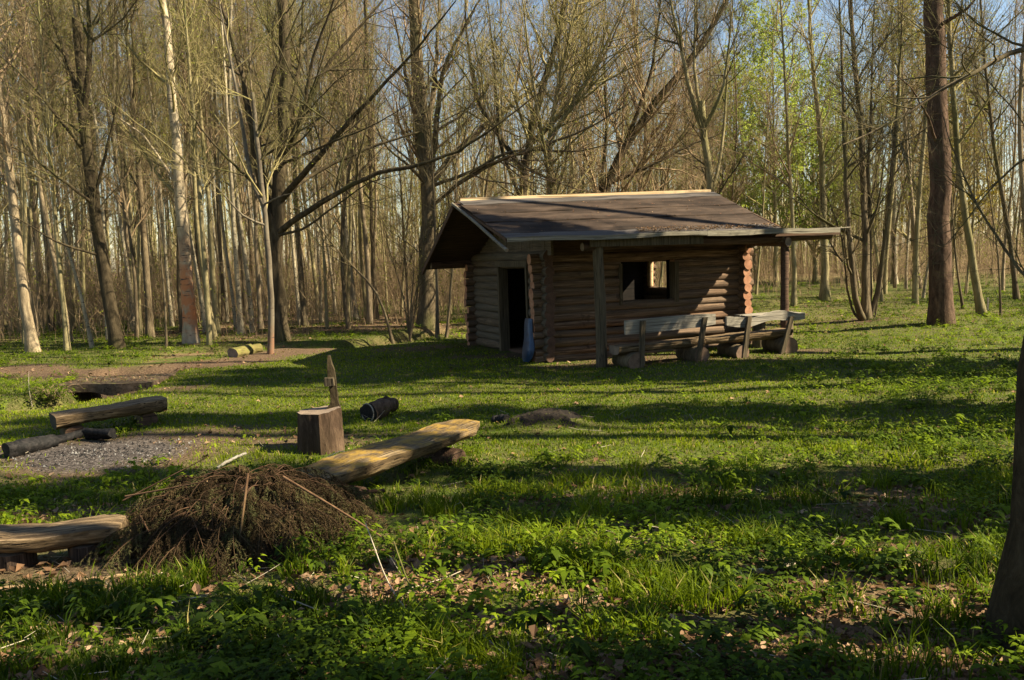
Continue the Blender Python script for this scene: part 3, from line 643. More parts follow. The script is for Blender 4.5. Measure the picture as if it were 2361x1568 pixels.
# ash, cinders
n = 1700; r_ = rng.random(n)**.8; a_ = rng.random(n)*6.28; P = np.stack([ASHC[0]-.1+1.35*r_*np.cos(a_), ASHC[1]+.75*r_*np.sin(a_), np.zeros(n)], -1); P[:, 2] = gh(P[:, 0], P[:, 1])
oct_ = np.array([(1, 0, 0), (-1, 0, 0), (0, 1, 0), (0, -1, 0), (0, 0, 1), (0, 0, -1)], float)
sz = (.004+.017*rng.random(n)**4)[:, None, None]*(.5+rng.random((n, 6, 1)))
V = P[:, None, :]+oct_*sz; k = np.arange(n)[:, None]*6
T = np.stack([k+[[a, b2, c2]] for a, b2, c2 in ((0, 2, 4), (2, 1, 4), (1, 3, 4), (3, 0, 4), (2, 0, 5), (1, 2, 5), (3, 1, 5), (0, 3, 5))], 1).reshape(-1, 3)
mb = MB(); n2 = len(T)//4; mb.add(V.reshape(-1, 3), T=T[:n2], m=0); mb.T.append(T[n2:]); mb.mt.append(np.full(len(T)-n2, 1))
tag(mb.build('ash_cinders', [M_stone, M_char], smooth=False), 'grey ash and black cinders spread over the fire place', 'ash', kind='stuff')
# pale wood chip and other small things
def stick(name, pts, r, mat, label, cat='branch', group=None, sides=7, lift=.6, r2=.4, onz=None, cap=None):
    P = np.array([gp(*a) if len(a) == 2 else gp(a[0], a[1])+np.array([0, 0, a[2]]) for a in pts]); P[:, 2] += r*lift
    tt = np.linspace(0, 1, len(P)); t2 = np.linspace(0, 1, 14); P2 = np.stack([np.interp(t2, tt, P[:, i_]) for i_ in range(3)], -1)
    for _ in range(2): P2[1:-1] = (P2[:-2]+P2[1:-1]*2+P2[2:])/4
    P2[1:-1] += (rng.random((12, 3))-.5)*r*.6
    c = P2.mean(0); mb = MB(); mb.tubes((P2-c)[None], (r*(1+(r2-1)*t2))[None], sides, noise=.08)
    for kk, sg in ((0, 0), (13, 13*sides)):
        VV = mb.V[0][sg:sg+sides]; mb.add(np.vstack([VV, VV.mean(0)[None]]), T=[(a_, (a_+1) % sides, sides) for a_ in range(sides)], m=1)
    o = mb.build(name, [mat, cap or M_raw], smooth=True); o.location = c; return tag(o, label, cat, group)
stick('wood_splinter', [(500, 1082), (535, 1072, .05), (568, 1062, .07)], .018, M_grey, 'pale grey split wood piece lying behind the brushwood heap', 'wood', r2=.9)
stick('peeled_pole', [(-40, 1368), (150, 1350), (320, 1326)], .017, M_pole, 'long pale pole on the ground in front of the lower left bench', 'pole', r2=.6)
stick('fallen_branch', [(-20, 1425), (140, 1395), (265, 1368)], .010, M_mossbranch, 'thin mossy branch on the grass below the pale pole', 'branch')
stick('fallen_branch', [(1778, 1096), (1840, 1118), (1900, 1140), (1945, 1172)], .030, M_mossbranch, 'thick mossy broken branch in the grass right of centre', 'branch', r2=.25)
stick('fallen_branch', [(1955, 1146), (2030, 1150), (2112, 1172)], .018, M_mossbranch, 'thin green branch lying between the broken branch and big trunk', 'branch')
stick('fallen_branch', [(2240, 1178), (2290, 1180), (2345, 1184)], .022, M_mossbranch, 'mossy branch reaching the near trunk at the right edge', 'branch', r2=.9)
stick('fallen_branch', [(1690, 1326), (1760, 1318), (1832, 1303)], .014, M_paleb, 'pale rotten twig among dead leaves in the lower right', 'branch', r2=.9)
stick('dry_stalk', [(848, 1300, .25), (900, 1400, .1), (1010, 1498)], .0032, M_paleb, 'long pale dry stalk leaning down in the foreground, the left of two', 'stalk', r2=1)
stick('dry_stalk', [(912, 1335, .22), (945, 1400, .12), (1020, 1490)], .0045, M_mossbranch, 'darker dry stalk leaning down in the foreground, the right of two', 'stalk', r2=1)
stick('dry_stalk', [(625, 1385, .05), (680, 1408, .05), (735, 1425, .04)], .003, M_paleb, 'thin straw stalk lying across the grass below the brushwood heap', 'stalk', r2=1)
stick('dry_stalk', [(500, 1500, .05), (570, 1492, .06), (640, 1496, .05)], .003, M_paleb, 'curved straw stalk lying near the bottom edge, left', 'stalk', r2=1)
stick('cut_branch', [(700, 1195, .12), (790, 1180, .12), (888, 1166, .12)], .016, M_sprstem, 'cut branch end sticking out of the brushwood heap to the right', 'branch', r2=1.1)
stick('curved_twig', [(735, 1095, .12), (790, 1075, .18), (825, 1082, .1), (830, 1100, .02)], .006, M_paleb, 'pale curved twig resting against the mossy bench', 'twig')
stick('dry_weed', [(285, 905), (283, 880, .12), (282, 853, .34)], .008, M_sprstem, 'dry upright reddish weed stem before the slab bridge', 'weed')
stick('dry_weed', [(75, 940), (68, 915, .15), (70, 893, .3)], .006, M_paleb, 'pale bent weed stem at the ditch beside the bramble', 'weed')
stick('black_log', [(1142, 974), (1168, 972)], .06, M_char, 'small black log beside the far end of the mossy bench', 'log', r2=.9, cap=M_char)
p = gp(2277, 716); mb = MB(); mb.box((-.02, -.02, -.1), (.02, .02, .38)); o = mb.build('marker_stake', M_grey, smooth=False); o.location = p; tag(o, 'short pale stake among the thin trees on the right', 'stake')
# dark soil heap
n = 44; u_ = np.linspace(-1.15, 1.15, n); XX, YY = np.meshgrid(u_, u_)
px_ = HEAPC[0]+XX*.62; py_ = HEAPC[1]+YY*.45; rr = np.hypot(XX, YY)+(fbm(px_, py_, .25, 5)-.5)*.9; mb = MB(); ii = (np.arange(n-1)[:, None]*n+np.arange(n-1)[None, :]).ravel()
mb.add(np.stack([px_, py_, gh(px_, py_)+.03-.10*sstep(.6, .9, rr)+.035*(rng.random(XX.shape)-.5)*(rr < .9)], -1).reshape(-1, 3), np.stack([ii, ii+1, ii+n+1, ii+n], -1))
tag(mb.build('soil_heap', wood('dark_soil', (.008, .006, .005), (.022, .016, .011), (.05, .036, .024), (2, 2, 2), 9, 1.0)), 'low dark heap of soil and charred matter right of the mossy bench', 'heap')

# ------------------------------------------------------------------ brushwood heap of dry spruce boughs
def spruce_heap():
    C = gp(562, 1272); C = np.array([C[0]-.02, C[1]+.22, float(gh(C[0], C[1]+.22))])
    e = empty('brushwood_heap', C, 0, 'heap of dry brown spruce boughs drooping over the grass', 'brushwood')
    core = MB(); n = 22; a = np.linspace(0, 2*math.pi, n, endpoint=False)
    prof = [(0.0, .46), (.25, .44), (.5, .36), (.72, .22), (.88, .06), (.95, -.06)]
    V = [[0, 0, .40]]
    for r_, z_ in prof[1:]:
        for q in a:
            k = 1+.12*math.sin(3*q+r_*5)+.08*rng.random(); V.append([.74*r_*k*math.cos(q), .70*r_*k*math.sin(q), z_*.86*(.8+.2*k)-.04])
    Q = [(1+(l_-1)*n+j, 1+(l_-1)*n+(j+1) % n, 1+l_*n+(j+1) % n, 1+l_*n+j) for l_ in range(1, 5) for j in range(n)]
    core.add(V, Q, T=[(0, 1+j, 1+(j+1) % n) for j in range(n)])
    core.build('heap_core', wood('needle_mulch', (.008, .006, .004), (.02, .014, .009), (.045, .03, .018), (2, 2, 2), 12, 1.0), e)
    NBG = 250; K = 12; t = np.linspace(0, 1, K)
    az = rng.random(NBG)*6.28; r0 = .62*np.sqrt(rng.random(NBG)); ca = rng.random(NBG)*6.28
    st = np.stack([r0*np.cos(ca)*.92-.03, r0*np.sin(ca)*.8, (.43+.08*rng.random(NBG))*(1-(r0/.85)**2)], -1)
    st[:, 2] *= .72+.6*fbm(st[:, 0]+5, st[:, 1]+5, .45, 8)
    az = np.where(rng.random(NBG) < .75, ca+rng.normal(size=NBG)*.6, az)
    # more boughs toward the viewer, the left and the right
    reach = .18+.46*rng.random(NBG); dirs = np.stack([np.cos(az)*.80, np.sin(az)*.95], -1)
    z_end = rng.random(NBG)*.12
    rise = .03+.10*rng.random(NBG)
    P = np.zeros((NBG, K, 3))
    P[:, :, :2] = st[:, None, :2]+dirs[:, None, :]*(reach[:, None]*(t**.85))[..., None]
    P[:, :, 2] = st[:, 2][:, None]*(1-t**1.9)+z_end[:, None]*t**1.9+rise[:, None]*np.sin(t*3.14)*.6
    P[:, :, :2] += (rng.random((NBG, 1, 2))-.5)*(t[None, :, None]**2)*.3
    stem = MB(); R = (.0030*(1-.75*t))[None]*(.6+.8*rng.random((NBG, 1))); stem.tubes(P, R, 5)
    stem.build('stems', M_sprstem, e)
    sk = MB()
    for (a0, a1, r_) in (((-.75, -.2, .42), (-.15, -.35, .55), .007), ((-.2, -.55, .30), (.35, -.42, .12), .008), ((.1, -.3, .56), (.12, -.72, .06), .009), ((-.5, -.62, .05), (.25, -.75, .08), .010), ((-.6, -.3, .3), (-.3, -.6, .05), .006), ((.3, -.2, .5), (.95, -.35, .12), .009), ((-.9, .1, .3), (-.3, .1, .6), .006), ((.0, -.74, .04), (.16, -.66, .14), .013)):
        sk.log(a0, a1, r_, K=7, sides=7, r2=r_*.6, wob=.015)
    sk.build('sticks', [bark('stick_brown', (.06, .032, .018), (.13, .075, .042), (.20, .12, .07), mossamt=0, b=.3), M_pole], e)
    # side twigs with needles, as drooping fringes
    def interp(P, tt):
        f = tt*(P.shape[1]-1); i0 = np.clip(f.astype(int), 0, P.shape[1]-2); w = (f-i0)[..., None]
        ix = np.arange(P.shape[0])[:, None] if tt.ndim == 2 else np.arange(P.shape[0])
        return P[ix, i0]*(1-w)+P[ix, i0+1]*w, P[ix, i0+1]-P[ix, i0]
    nt_ = 30; tt = np.sort(.08+.92*rng.random((NBG, nt_)), axis=1)
    B, Tn = interp(P, tt); Tn /= np.linalg.norm(Tn, axis=2, keepdims=True)+1e-9
    sd = np.cross(Tn, np.array([0, 0, 1.])); sd /= np.linalg.norm(sd, axis=2, keepdims=True)+1e-9
    sg = np.where(rng.random((NBG, nt_, 1)) < .5, -1, 1)
    D = Tn*.75+sd*sg*(.45+.4*rng.random((NBG, nt_, 1)))+np.array([0, 0, -1.])*(.15+.7*rng.random((NBG, nt_, 1)))
    D /= np.linalg.norm(D, axis=2, keepdims=True)
    ln = (.07+.15*rng.random((NBG, nt_)))*(1.15-.5*tt)
    B = B.reshape(-1, 3); D = D.reshape(-1, 3); ln = ln.ravel(); N = len(B); Kt = 4; q = np.linspace(0, 1, Kt)
    TP = B[:, None]+D[:, None]*(ln[:, None]*q)[..., None]; TP[:, :, 2] -= (ln[:, None]*.45*q**2)
    gzz = gh(TP[..., 0]+C[0], TP[..., 1]+C[1])-C[2]; TP[..., 2] = np.maximum(TP[..., 2], gzz+.01)
    tw = MB(); tw.tubes(TP, np.broadcast_to(.0010*(1-.5*q), (N, Kt)), 3); tw.build('twigs', M_sprstem, e)
    nn = 34; tq = (np.arange(nn)+.5)/nn
    f = tq*(Kt-1); i0 = np.clip(f.astype(int), 0, Kt-2); w = (f-i0)[None, :, None]
    NB_ = TP[:, i0]*(1-w)+TP[:, i0+1]*w; NT = TP[:, i0+1]-TP[:, i0]; NT /= np.linalg.norm(NT, axis=2, keepdims=True)+1e-9
    rv = rng.normal(size=NB_.shape); rv -= (rv*NT).sum(2, keepdims=True)*NT; rv /= np.linalg.norm(rv, axis=2, keepdims=True)+1e-9
    nd = NT*.7+rv*.8; nd /= np.linalg.norm(nd, axis=2, keepdims=True); nl = .015+.011*rng.random(NB_.shape[:2]+(1,))
    wv = np.cross(nd, rng.normal(size=nd.shape)); wv /= np.linalg.norm(wv, axis=2, keepdims=True); wv *= .0024
    V = np.stack([NB_-wv, NB_+wv, NB_+nd*nl], 2).reshape(-1, 3); nb = len(V)//3
    k = np.arange(nb)[:, None]*3+[[0, 1, 2]]
    bt = np.clip(.45+.25*rng.normal(size=NBG), 0, 1); bt[rng.random(NBG) < .2] = .95
    tint = np.repeat(np.clip(np.repeat(bt, nt_*nn)+.12*rng.normal(size=nb), 0, 1), 3)
    nm = MB(); nm.add(V, T=k); nm.build('needles', M_spruce, e, smooth=False, attr=np.stack([tint, tint, tint, np.ones_like(tint)], -1))
spruce_heap()

# ------------------------------------------------------------------ trees
def grow(P, R, n, t0, t1, ang, ln, K, r0=.5, up=.3, wig=.12, lf=None, pick=None, rmin=.0):
    """n child branches off the parent branches P (M,K,3); returns their points and radii"""
    Mn, Kp, _ = P.shape
    L = np.linalg.norm(np.diff(P, axis=1), axis=2).sum(1)
    w = L/L.sum() if pick is None else pick
    pi = rng.choice(Mn, n, p=w); t = t0+(t1-t0)*rng.random(n)
    f = t*(Kp-1); i0 = np.clip(f.astype(int), 0, Kp-2); w_ = (f-i0)
    B = P[pi, i0]*(1-w_)[:, None]+P[pi, i0+1]*w_[:, None]; Tn = P[pi, i0+1]-P[pi, i0]; Tn /= np.linalg.norm(Tn, axis=1, keepdims=True)+1e-9
    pr = R[pi, i0]*(1-w_)+R[pi, i0+1]*w_
    rv = rng.normal(size=(n, 3)); rv -= (rv*Tn).sum(1, keepdims=True)*Tn; rv /= np.linalg.norm(rv, axis=1, keepdims=True)+1e-9
    a = np.radians(ang[0]+(ang[1]-ang[0])*rng.random(n))[:, None]
    D = Tn*np.cos(a)+rv*np.sin(a)
    l_ = (ln[0]+(ln[1]-ln[0])*rng.random(n)) * (1.0 if lf is None else lf(t))
    out = np.zeros((n, K, 3)); out[:, 0] = B; step = (l_/(K-1))[:, None]
    for k in range(1, K):
        D = D+np.array([0, 0, 1.])*up/(K-1)+rng.normal(size=(n, 3))*wig; D /= np.linalg.norm(D, axis=1, keepdims=True)
        out[:, k] = out[:, k-1]+D*step
    q = np.linspace(0, 1, K)
    rr = np.maximum(np.minimum(pr*r0, l_*.016+.002), rmin)[:, None]*(1-.8*q)[None]
    return out, np.maximum(rr, rmin*.7)
def buds(P, n, size, spread=.05):
    Mn, K, _ = P.shape
    pi = rng.integers(0, Mn, n); t = .2+.8*rng.random(n); f = t*(K-1); i0 = np.clip(f.astype(int), 0, K-2); w = (f-i0)[:, None]
    B = P[pi, i0]*(1-w)+P[pi, i0+1]*w + rng.normal(size=(n, 3))*spread
    a = rng.normal(size=(n, 3)); a /= np.linalg.norm(a, axis=1, keepdims=True); c = np.cross(a, rng.normal(size=(n, 3))); c /= np.linalg.norm(c, axis=1, keepdims=True)
    s_ = (size*(.5+rng.random(n)))[:, None]
    V = np.stack([B-a*s_, B+c*s_*.55, B+a*s_, B-c*s_*.55], 1).reshape(-1, 3)
    tint = np.repeat(rng.random(n), 4)
    return V, np.arange(n)[:, None]*4+[[0, 1, 2, 3]], np.stack([tint]*3+[np.ones_like(tint)], -1)
def smooth_path(P, n):
    P = np.array(P, float); t = np.r_[0, np.cumsum(np.linalg.norm(np.diff(P, axis=0), axis=1))]; t2 = np.linspace(0, t[-1], n)
    Q = np.stack([np.interp(t2, t, P[:, i]) for i in range(3)], -1)
    for _ in range(2): Q[1:-1] = (Q[:-2]+2*Q[1:-1]+Q[2:])/4
    return Q
def trunk_mesh(mb, P, r0, rt, sides=10, flare=.5, noise=.03):
    K = len(P); h = P[:, 2]-P[0, 2]; t = np.linspace(0, 1, K)
    R = r0*(1-(1-rt)*t**.9)*(1+flare*np.exp(-np.clip(h, 0, 99)/max(.22, r0*1.3)))
    mb.tubes(P[None], R[None], sides, noise=noise); return R
def crown_from(tr, TR, H, style):
    """branches and twigs for trunk(s) tr (M,K,3)"""
    c = MB(); st = dict(n1=32, n2=200, n3=1000, s=.28, a=(28, 62), l1=(1.3, 3.2), l2=(.5, 1.3), l3=(.2, .6), up=.55, r3=.0026); st.update(style)
    P1, R1 = grow(tr, TR, st['n1'], st['s'], .99, st['a'], st['l1'], 7, .55, st['up'], .13, lf=lambda t: 1.25-.75*t, rmin=.007)
    c.tubes(P1, R1, 4)
    P2, R2 = grow(P1, R1, st['n2'], .15, 1, (20, 60), st['l2'], 5, .6, .35, .14, rmin=.0045); c.tubes(P2, R2*.9, 3)
    P3, R3 = grow(P2, R2, st['n3'], .1, 1, (20, 60), st['l3'], 3, .6, .25, .15, rmin=st['r3']); c.tubes(P3, R3, 3)
    return c, P1, P2, P3
def make_tree(name, path, r0, H, mat, twmat, label, cat='tree', group=None, limbs=(), style={}, leaves=None, sides=12, rt=.12, flare=.5, top=True, multi=()):
    base = np.array(path[0]); P = [np.array(p)-base for p in path]
    if top and P[-1][2] < H:
        d = (P[-1]-P[-2]); d = d/np.linalg.norm(d)*.6+np.array([0, 0, .4]); d /= np.linalg.norm(d); P.append(P[-1]+d*(H-P[-1][2]))
    P[0] = P[0]-np.array([0, 0, .12]); K = max(14, int(H*1.6)); Q = smooth_path(P, K); Q[2:-1, :2] += (rng.random((K-3, 2))-.5)*r0*.35
    e = empty(name, base, 0, label, cat, group); mb = MB(); R = trunk_mesh(mb, Q, r0, rt, sides, flare)
    allP, allR = [Q], [R]
    for lp, lr in limbs:
        L = smooth_path([np.array(p)-base for p in lp], K); L[1:, :] += (rng.random((K-1, 3))-.5)*lr*.5
        Rl = lr*1.08*(1-.85*np.linspace(0, 1, K)); mb.tubes(L[None], Rl[None], 8, noise=.03); allP.append(L); allR.append(Rl)
    mb.build('trunk', mat, e)
    c, P1, P2, P3 = crown_from(np.array(allP), np.array(allR), H, style)
    cr = c.build('crown', twmat, e)
    if leaves:
        V, Qd, at_ = buds(np.concatenate([P2[:, ::2], P3]) if P2.shape[1] == 5 else P3, leaves[1], leaves[2]); lm = MB(); lm.add(V, Qd)
        lm.build('leaves', leaves[0], e, smooth=False, attr=at_)
    return e
def pxt(pts, Y=None):
    b0 = gp(*pts[0]) if Y is None else None
    Yb = b0[1] if Y is None else Y
    out = [at(u, v, Yb) for u, v in pts]
    if Y is None: out[0] = b0
    else: out[0][2] = float(gh(out[0][0], out[0][1]))
    return out
def wr(w, P): return w*P[0][1]/FPX/2
thin = dict(n1=22, n2=150, n3=900)
GL = 'trees along the edge of the wood on the left'; GR = 'trees around the clearing on the right'
T_ = [
 ([(77, 812), (60, 700), (42, 600), (28, 420), (0, 235)], 25, 14, M_barkgrey, 'thick brown trunk leaning left near the left edge of the picture', GL, {}),
 ([(155, 808), (147, 700), (135, 600), (118, 400), (100, 150)], 12, 12, M_barkolive, 'thin olive tree between the leaning brown trunk and the forked tree', GL, thin),
 ([(214, 802), (190, 690), (160, 590), (140, 500)], 9, 9, M_barkpale, 'thin pale sapling leaning left beside the thick forked tree', GL, thin),
 ([(92, 757), (88, 600), (70, 350), (50, 100)], 12, 13, M_barkgrey, 'thin straight tree behind the leaning brown trunk', GL, thin),
 ([(310, 757), (295, 640), (288, 500), (280, 300)], 15, 13, M_barkgrey, 'slim grey tree between the forked tree and the dark trunk', GL, thin),
 ([(346, 777), (338, 600), (325, 450), (308, 250), (290, 50)], 17, 15, M_barkdark, 'dark straight trunk left of the orange stained tree', GL, {}),
 ([(383, 803), (382, 700), (372, 600)], 6, 6, M_barkdark, 'dark sapling stem just left of the orange stained tree', GL, dict(n1=12, n2=60, n3=300)),
 ([(485, 796), (475, 650), (463, 480), (448, 300)], 13, 13, M_barkolive, 'thin olive tree just right of the orange stained tree', GL, thin),
 ([(502, 771), (492, 640), (480, 450), (455, 200)], 13, 14, M_barkolive, 'slender tree close behind the one right of the orange trunk', GL, thin),
 ([(556, 770), (548, 660), (545, 600), (532, 400), (520, 200)], 13, 13, M_barkpale, 'bent pale olive tree in the brown twigs left of the big tree', GL, thin),
 ([(601, 757), (592, 600), (588, 400), (575, 100)], 11, 14, M_barkgrey, 'thin upright tree just left of the thin orange footed tree', GL, thin),
 ([(703, 752), (695, 650), (688, 560), (680, 400), (670, 200)], 15, 14, M_barkdark, 'dark rough tree right of the big spreading tree', GL, thin),
 ([(742, 742), (735, 600), (725, 450), (715, 200)], 8, 13, M_barkpale, 'very thin pale tree, first right of the dark rough tree', GL, thin),
 ([(822, 738), (808, 620), (795, 500), (780, 250)], 12, 14, M_barkpale, 'pale slender tree leaning left, well right of the big tree', GL, thin),
 ([(868, 735), (860, 600), (855, 480), (850, 200)], 11, 15, M_barkdark, 'dark slender tree halfway between the big tree and the hut', GL, thin),
 ([(1008, 782), (1008, 700), (1006, 600), (1000, 450)], 9, 8, M_barkdark, 'straight dark stem standing just left of the hut', GL, dict(n1=16, n2=90, n3=500)),
 ([(1028, 778), (1038, 690), (1045, 600), (1050, 500)], 7, 6, M_barkdark, 'dark leaning stem close to the left wall of the hut', GL, dict(n1=14, n2=80, n3=400)),
 ([(905, 783), (890, 720), (862, 650), (800, 610)], 7, 6, M_barkdark, 'dark crooked stem bending left over the ditch', GL, dict(n1=14, n2=80, n3=400)),
 ([(1830, 706), (1832, 600), (1822, 420), (1810, 200), (1800, 0)], 12, 14, M_barkolive, 'thin upright tree right behind the right porch post', GR, thin),
 ([(1902, 686), (1900, 560), (1896, 420), (1890, 280), (1872, 120)], 20, 15, M_barkolive, 'sturdy olive tree standing free right of the porch roof', GR, {}),
 ([(2062, 655), (2062, 450), (2060, 200), (2055, 0)], 13, 17, M_barkpale, 'tall white birch between the stem cluster and the dark trunk', GR, thin),
 ([(2266, 728), (2248, 640), (2232, 540), (2212, 400), (2195, 200)], 18, 15, M_barkolive, 'curved olive tree just right of the large dark trunk', GR, {}),
 ([(2222, 712), (2210, 650), (2200, 560)], 6, 7, M_barkdark, 'thin crooked stem right behind the large dark trunk', GR, dict(n1=14, n2=80, n3=400)),
 ([(2308, 730), (2305, 640), (2300, 560), (2280, 450)], 5, 7, M_barkdark, 'very thin stem near the right edge beside the pale stake', GR, dict(n1=14, n2=80, n3=400)),
 ([(2120, 668), (2110, 560), (2095, 400), (2085, 250)], 13, 14, M_barkgrey, 'grey tree in the back between birch and dark trunk', GR, thin),
 ([(2345, 690), (2330, 560), (2300, 400), (2270, 150)], 12, 14, M_barkdark, 'dark tree leaning left at the right edge, far back', GR, thin),
 ([(1745, 650), (1735, 560), (1720, 400), (1700, 250)], 9, 13, M_barkgrey, 'thin tree behind the roof between porch post and forked tree', GR, thin),
]
for i, (pts, w, H, mat, lab, grp, sty) in enumerate(T_):
    P = pxt(pts); tw = M_twigdark if mat is M_barkdark else (M_twig if i % 2 else M_twigred)
    make_tree('tree', P, wr(w, P), H, mat, tw, lab, 'tree', grp, style=sty, leaves=(M_bud, 500, .014) if i % 3 == 0 and H > 9 else None)
# orange stained tree
P = pxt([(441, 790), (434, 680), (424, 560), (411, 400), (400, 220), (380, 60), (368, -60)])
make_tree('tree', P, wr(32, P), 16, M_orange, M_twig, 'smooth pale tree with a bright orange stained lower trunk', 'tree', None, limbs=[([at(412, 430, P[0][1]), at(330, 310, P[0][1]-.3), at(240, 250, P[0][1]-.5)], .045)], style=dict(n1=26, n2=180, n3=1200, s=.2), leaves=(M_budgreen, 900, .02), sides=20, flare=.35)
# thick forked tree left
P = pxt([(272, 803), (252, 690), (235, 590), (215, 470), (202, 360), (194, 262)]); Y0 = P[0][1]
lim = [([P[-1], at(160, 150, Y0+.3), at(120, 40, Y0+.5), at(90, -120, Y0+.6)], .09), ([P[-1], at(208, 140, Y0-.3), at(205, 0, Y0-.4), at(215, -200, Y0)], .085),
       ([P[-2], at(120, 250, Y0-.6), at(40, 160, Y0-1), at(-60, 80, Y0-1.4)], .05), ([P[-3], at(150, 420, Y0-.7), at(60, 350, Y0-1.2), at(-30, 320, Y0-1.6)], .045),
       ([P[-3], at(250, 330, Y0-.5), at(275, 220, Y0-.6), at(270, 60, Y0-.6)], .05), ([P[-4], at(130, 560, Y0-.8), at(40, 500, Y0-1.4), at(-40, 470, Y0-2)], .035)]
make_tree('tree', P, wr(31, P), 8.6, M_barkoak, M_twigdark, 'thick curved tree forking halfway up, left of the dark straight trunk', 'tree', None, limbs=lim, style=dict(n1=55, n2=340, n3=1700, s=.3, l1=(.9, 2.6)), sides=18, rt=.6, flare=.3, leaves=(M_bud, 700, .018))
# thin pale tree with orange foot, limb bends left
P = pxt([(623, 816), (626, 720), (622, 620), (614, 520), (608, 472)]); Y0 = P[0][1]
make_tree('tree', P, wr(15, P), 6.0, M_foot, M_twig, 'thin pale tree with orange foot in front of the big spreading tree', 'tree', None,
          limbs=[([P[-1], at(575, 420, Y0), at(562, 300, Y0+.1), at(530, 130, Y0+.2), at(495, -50, Y0+.3)], .055), ([P[-1], at(640, 455, Y0-.3), at(690, 440, Y0-.6)], .025), ([P[-2], at(560, 500, Y0-.4), at(500, 430, Y0-.8), at(450, 390, Y0-1)], .03)], style=dict(n1=14, n2=80, n3=420, s=.5), rt=.6, sides=14, flare=.15)
# big spreading tree
P = pxt([(648, 787), (640, 700), (634, 620), (636, 560), (645, 420), (658, 200), (655, 20), (650, -150)]); Y0 = P[0][1]
def A(u, v, dy=0): return at(u, v, Y0+dy)
J = A(632, 545); J2 = A(640, 470); J3 = A(648, 380)
lim = [([J, A(608, 440), A(585, 330, .2), A(565, 200, .4), A(525, 60, .6), A(490, -80, .8)], .13), ([J, A(612, 480, -.3), A(592, 400, -.5), A(600, 290, -.7), A(640, 150, -.9), A(700, 0, -1)], .10),
       ([J, A(690, 500, -.5), A(770, 450, -1), A(860, 398, -1.3), A(960, 383, -1.6), A(1050, 355, -1.8), A(1130, 300, -2), A(1255, 205, -2)], .085),
       ([J2, A(700, 400, -.6), A(760, 330, -1), A(848, 236, -1.4), A(920, 157, -1.8), A(985, 85, -2.2), A(1050, 0, -2.6)], .085),
       ([J2, A(690, 420, .5), A(760, 380, 1), A(880, 330, 1.3), A(980, 300, 1.6), A(1100, 240, 2)], .06),
       ([J3, A(700, 270, .2), A(749, 154, .4), A(848, 40, .6), A(920, -40, .8)], .085), ([J3, A(700, 250, -.8), A(725, 120, -1.2), A(770, 0, -1.5), A(800, -120, -1.8)], .07),
       ([A(650, 330), A(690, 160, .6), A(700, 20, .9), A(705, -150, 1)], .07), ([J2, A(560, 400, -.6), A(490, 330, -1.0), A(430, 250, -1.2), A(380, 150, -1.4)], .045),
       ([J, A(700, 530, -.8), A(780, 470, -1.3), A(850, 420, -1.8), A(930, 400, -2.2)], .04), ([J3, A(760, 330, -1.6), A(860, 290, -2.4), A(960, 230, -3)], .04)]
make_tree('tree', P, wr(38, P), 15, M_barkoak, M_twigdark, 'big spreading tree with many dark limbs reaching right towards the hut', 'tree', None, limbs=lim,
          style=dict(n1=110, n2=700, n3=3400, s=.22, l1=(1.0, 3.0), l2=(.5, 1.4), l3=(.2, .7), r3=.0026), sides=22, rt=.35, flare=.35, leaves=(M_bud, 1200, .018))
# big tree behind the hut on the left
P = pxt([(985, 752), (984, 640), (986, 520), (990, 440), (975, 330), (962, 180), (955, 40), (950, -100)]); Y0 = P[0][1]
J = A(990, 430); J2 = A(978, 340)
lim = [([J, A(1005, 300, -.5), A(1020, 160, -.8), A(1075, 50, -1), A(1130, -40, -1.2)], .105), ([J, A(1050, 350, .5), A(1120, 290, .8), A(1200, 225, 1), A(1300, 150, 1.2), A(1380, 60, 1.5)], .11),
       ([J2, A(950, 240), A(925, 120, .4), A(900, 0, .8)], .08), ([A(988, 480), A(1060, 420, -1), A(1150, 370, -1.8), A(1230, 345, -2.4), A(1350, 300, -3), A(1450, 240, -3.4)], .08),
       ([J2, A(1000, 220, .8), A(1010, 80, 1.2), A(1015, -80, 1.4)], .11), ([J, A(940, 380, -1), A(890, 340, -1.6), A(850, 260, -2)], .06), ([J, A(1080, 400, -1.4), A(1180, 345, -2), A(1330, 350, -2.6), A(1460, 320, -3)], .06)]
make_tree('tree', P, wr(40, P), 17, M_barkdark, M_twigred, 'massive old tree with twisted limbs behind the left end of the hut', 'tree', None, limbs=lim,
          style=dict(n1=110, n2=700, n3=3600, s=.25, l1=(1.4, 4.0), l2=(.6, 1.7), l3=(.25, .8), r3=.0026), sides=22, rt=.4, flare=.5, leaves=(M_bud, 1500, .02))
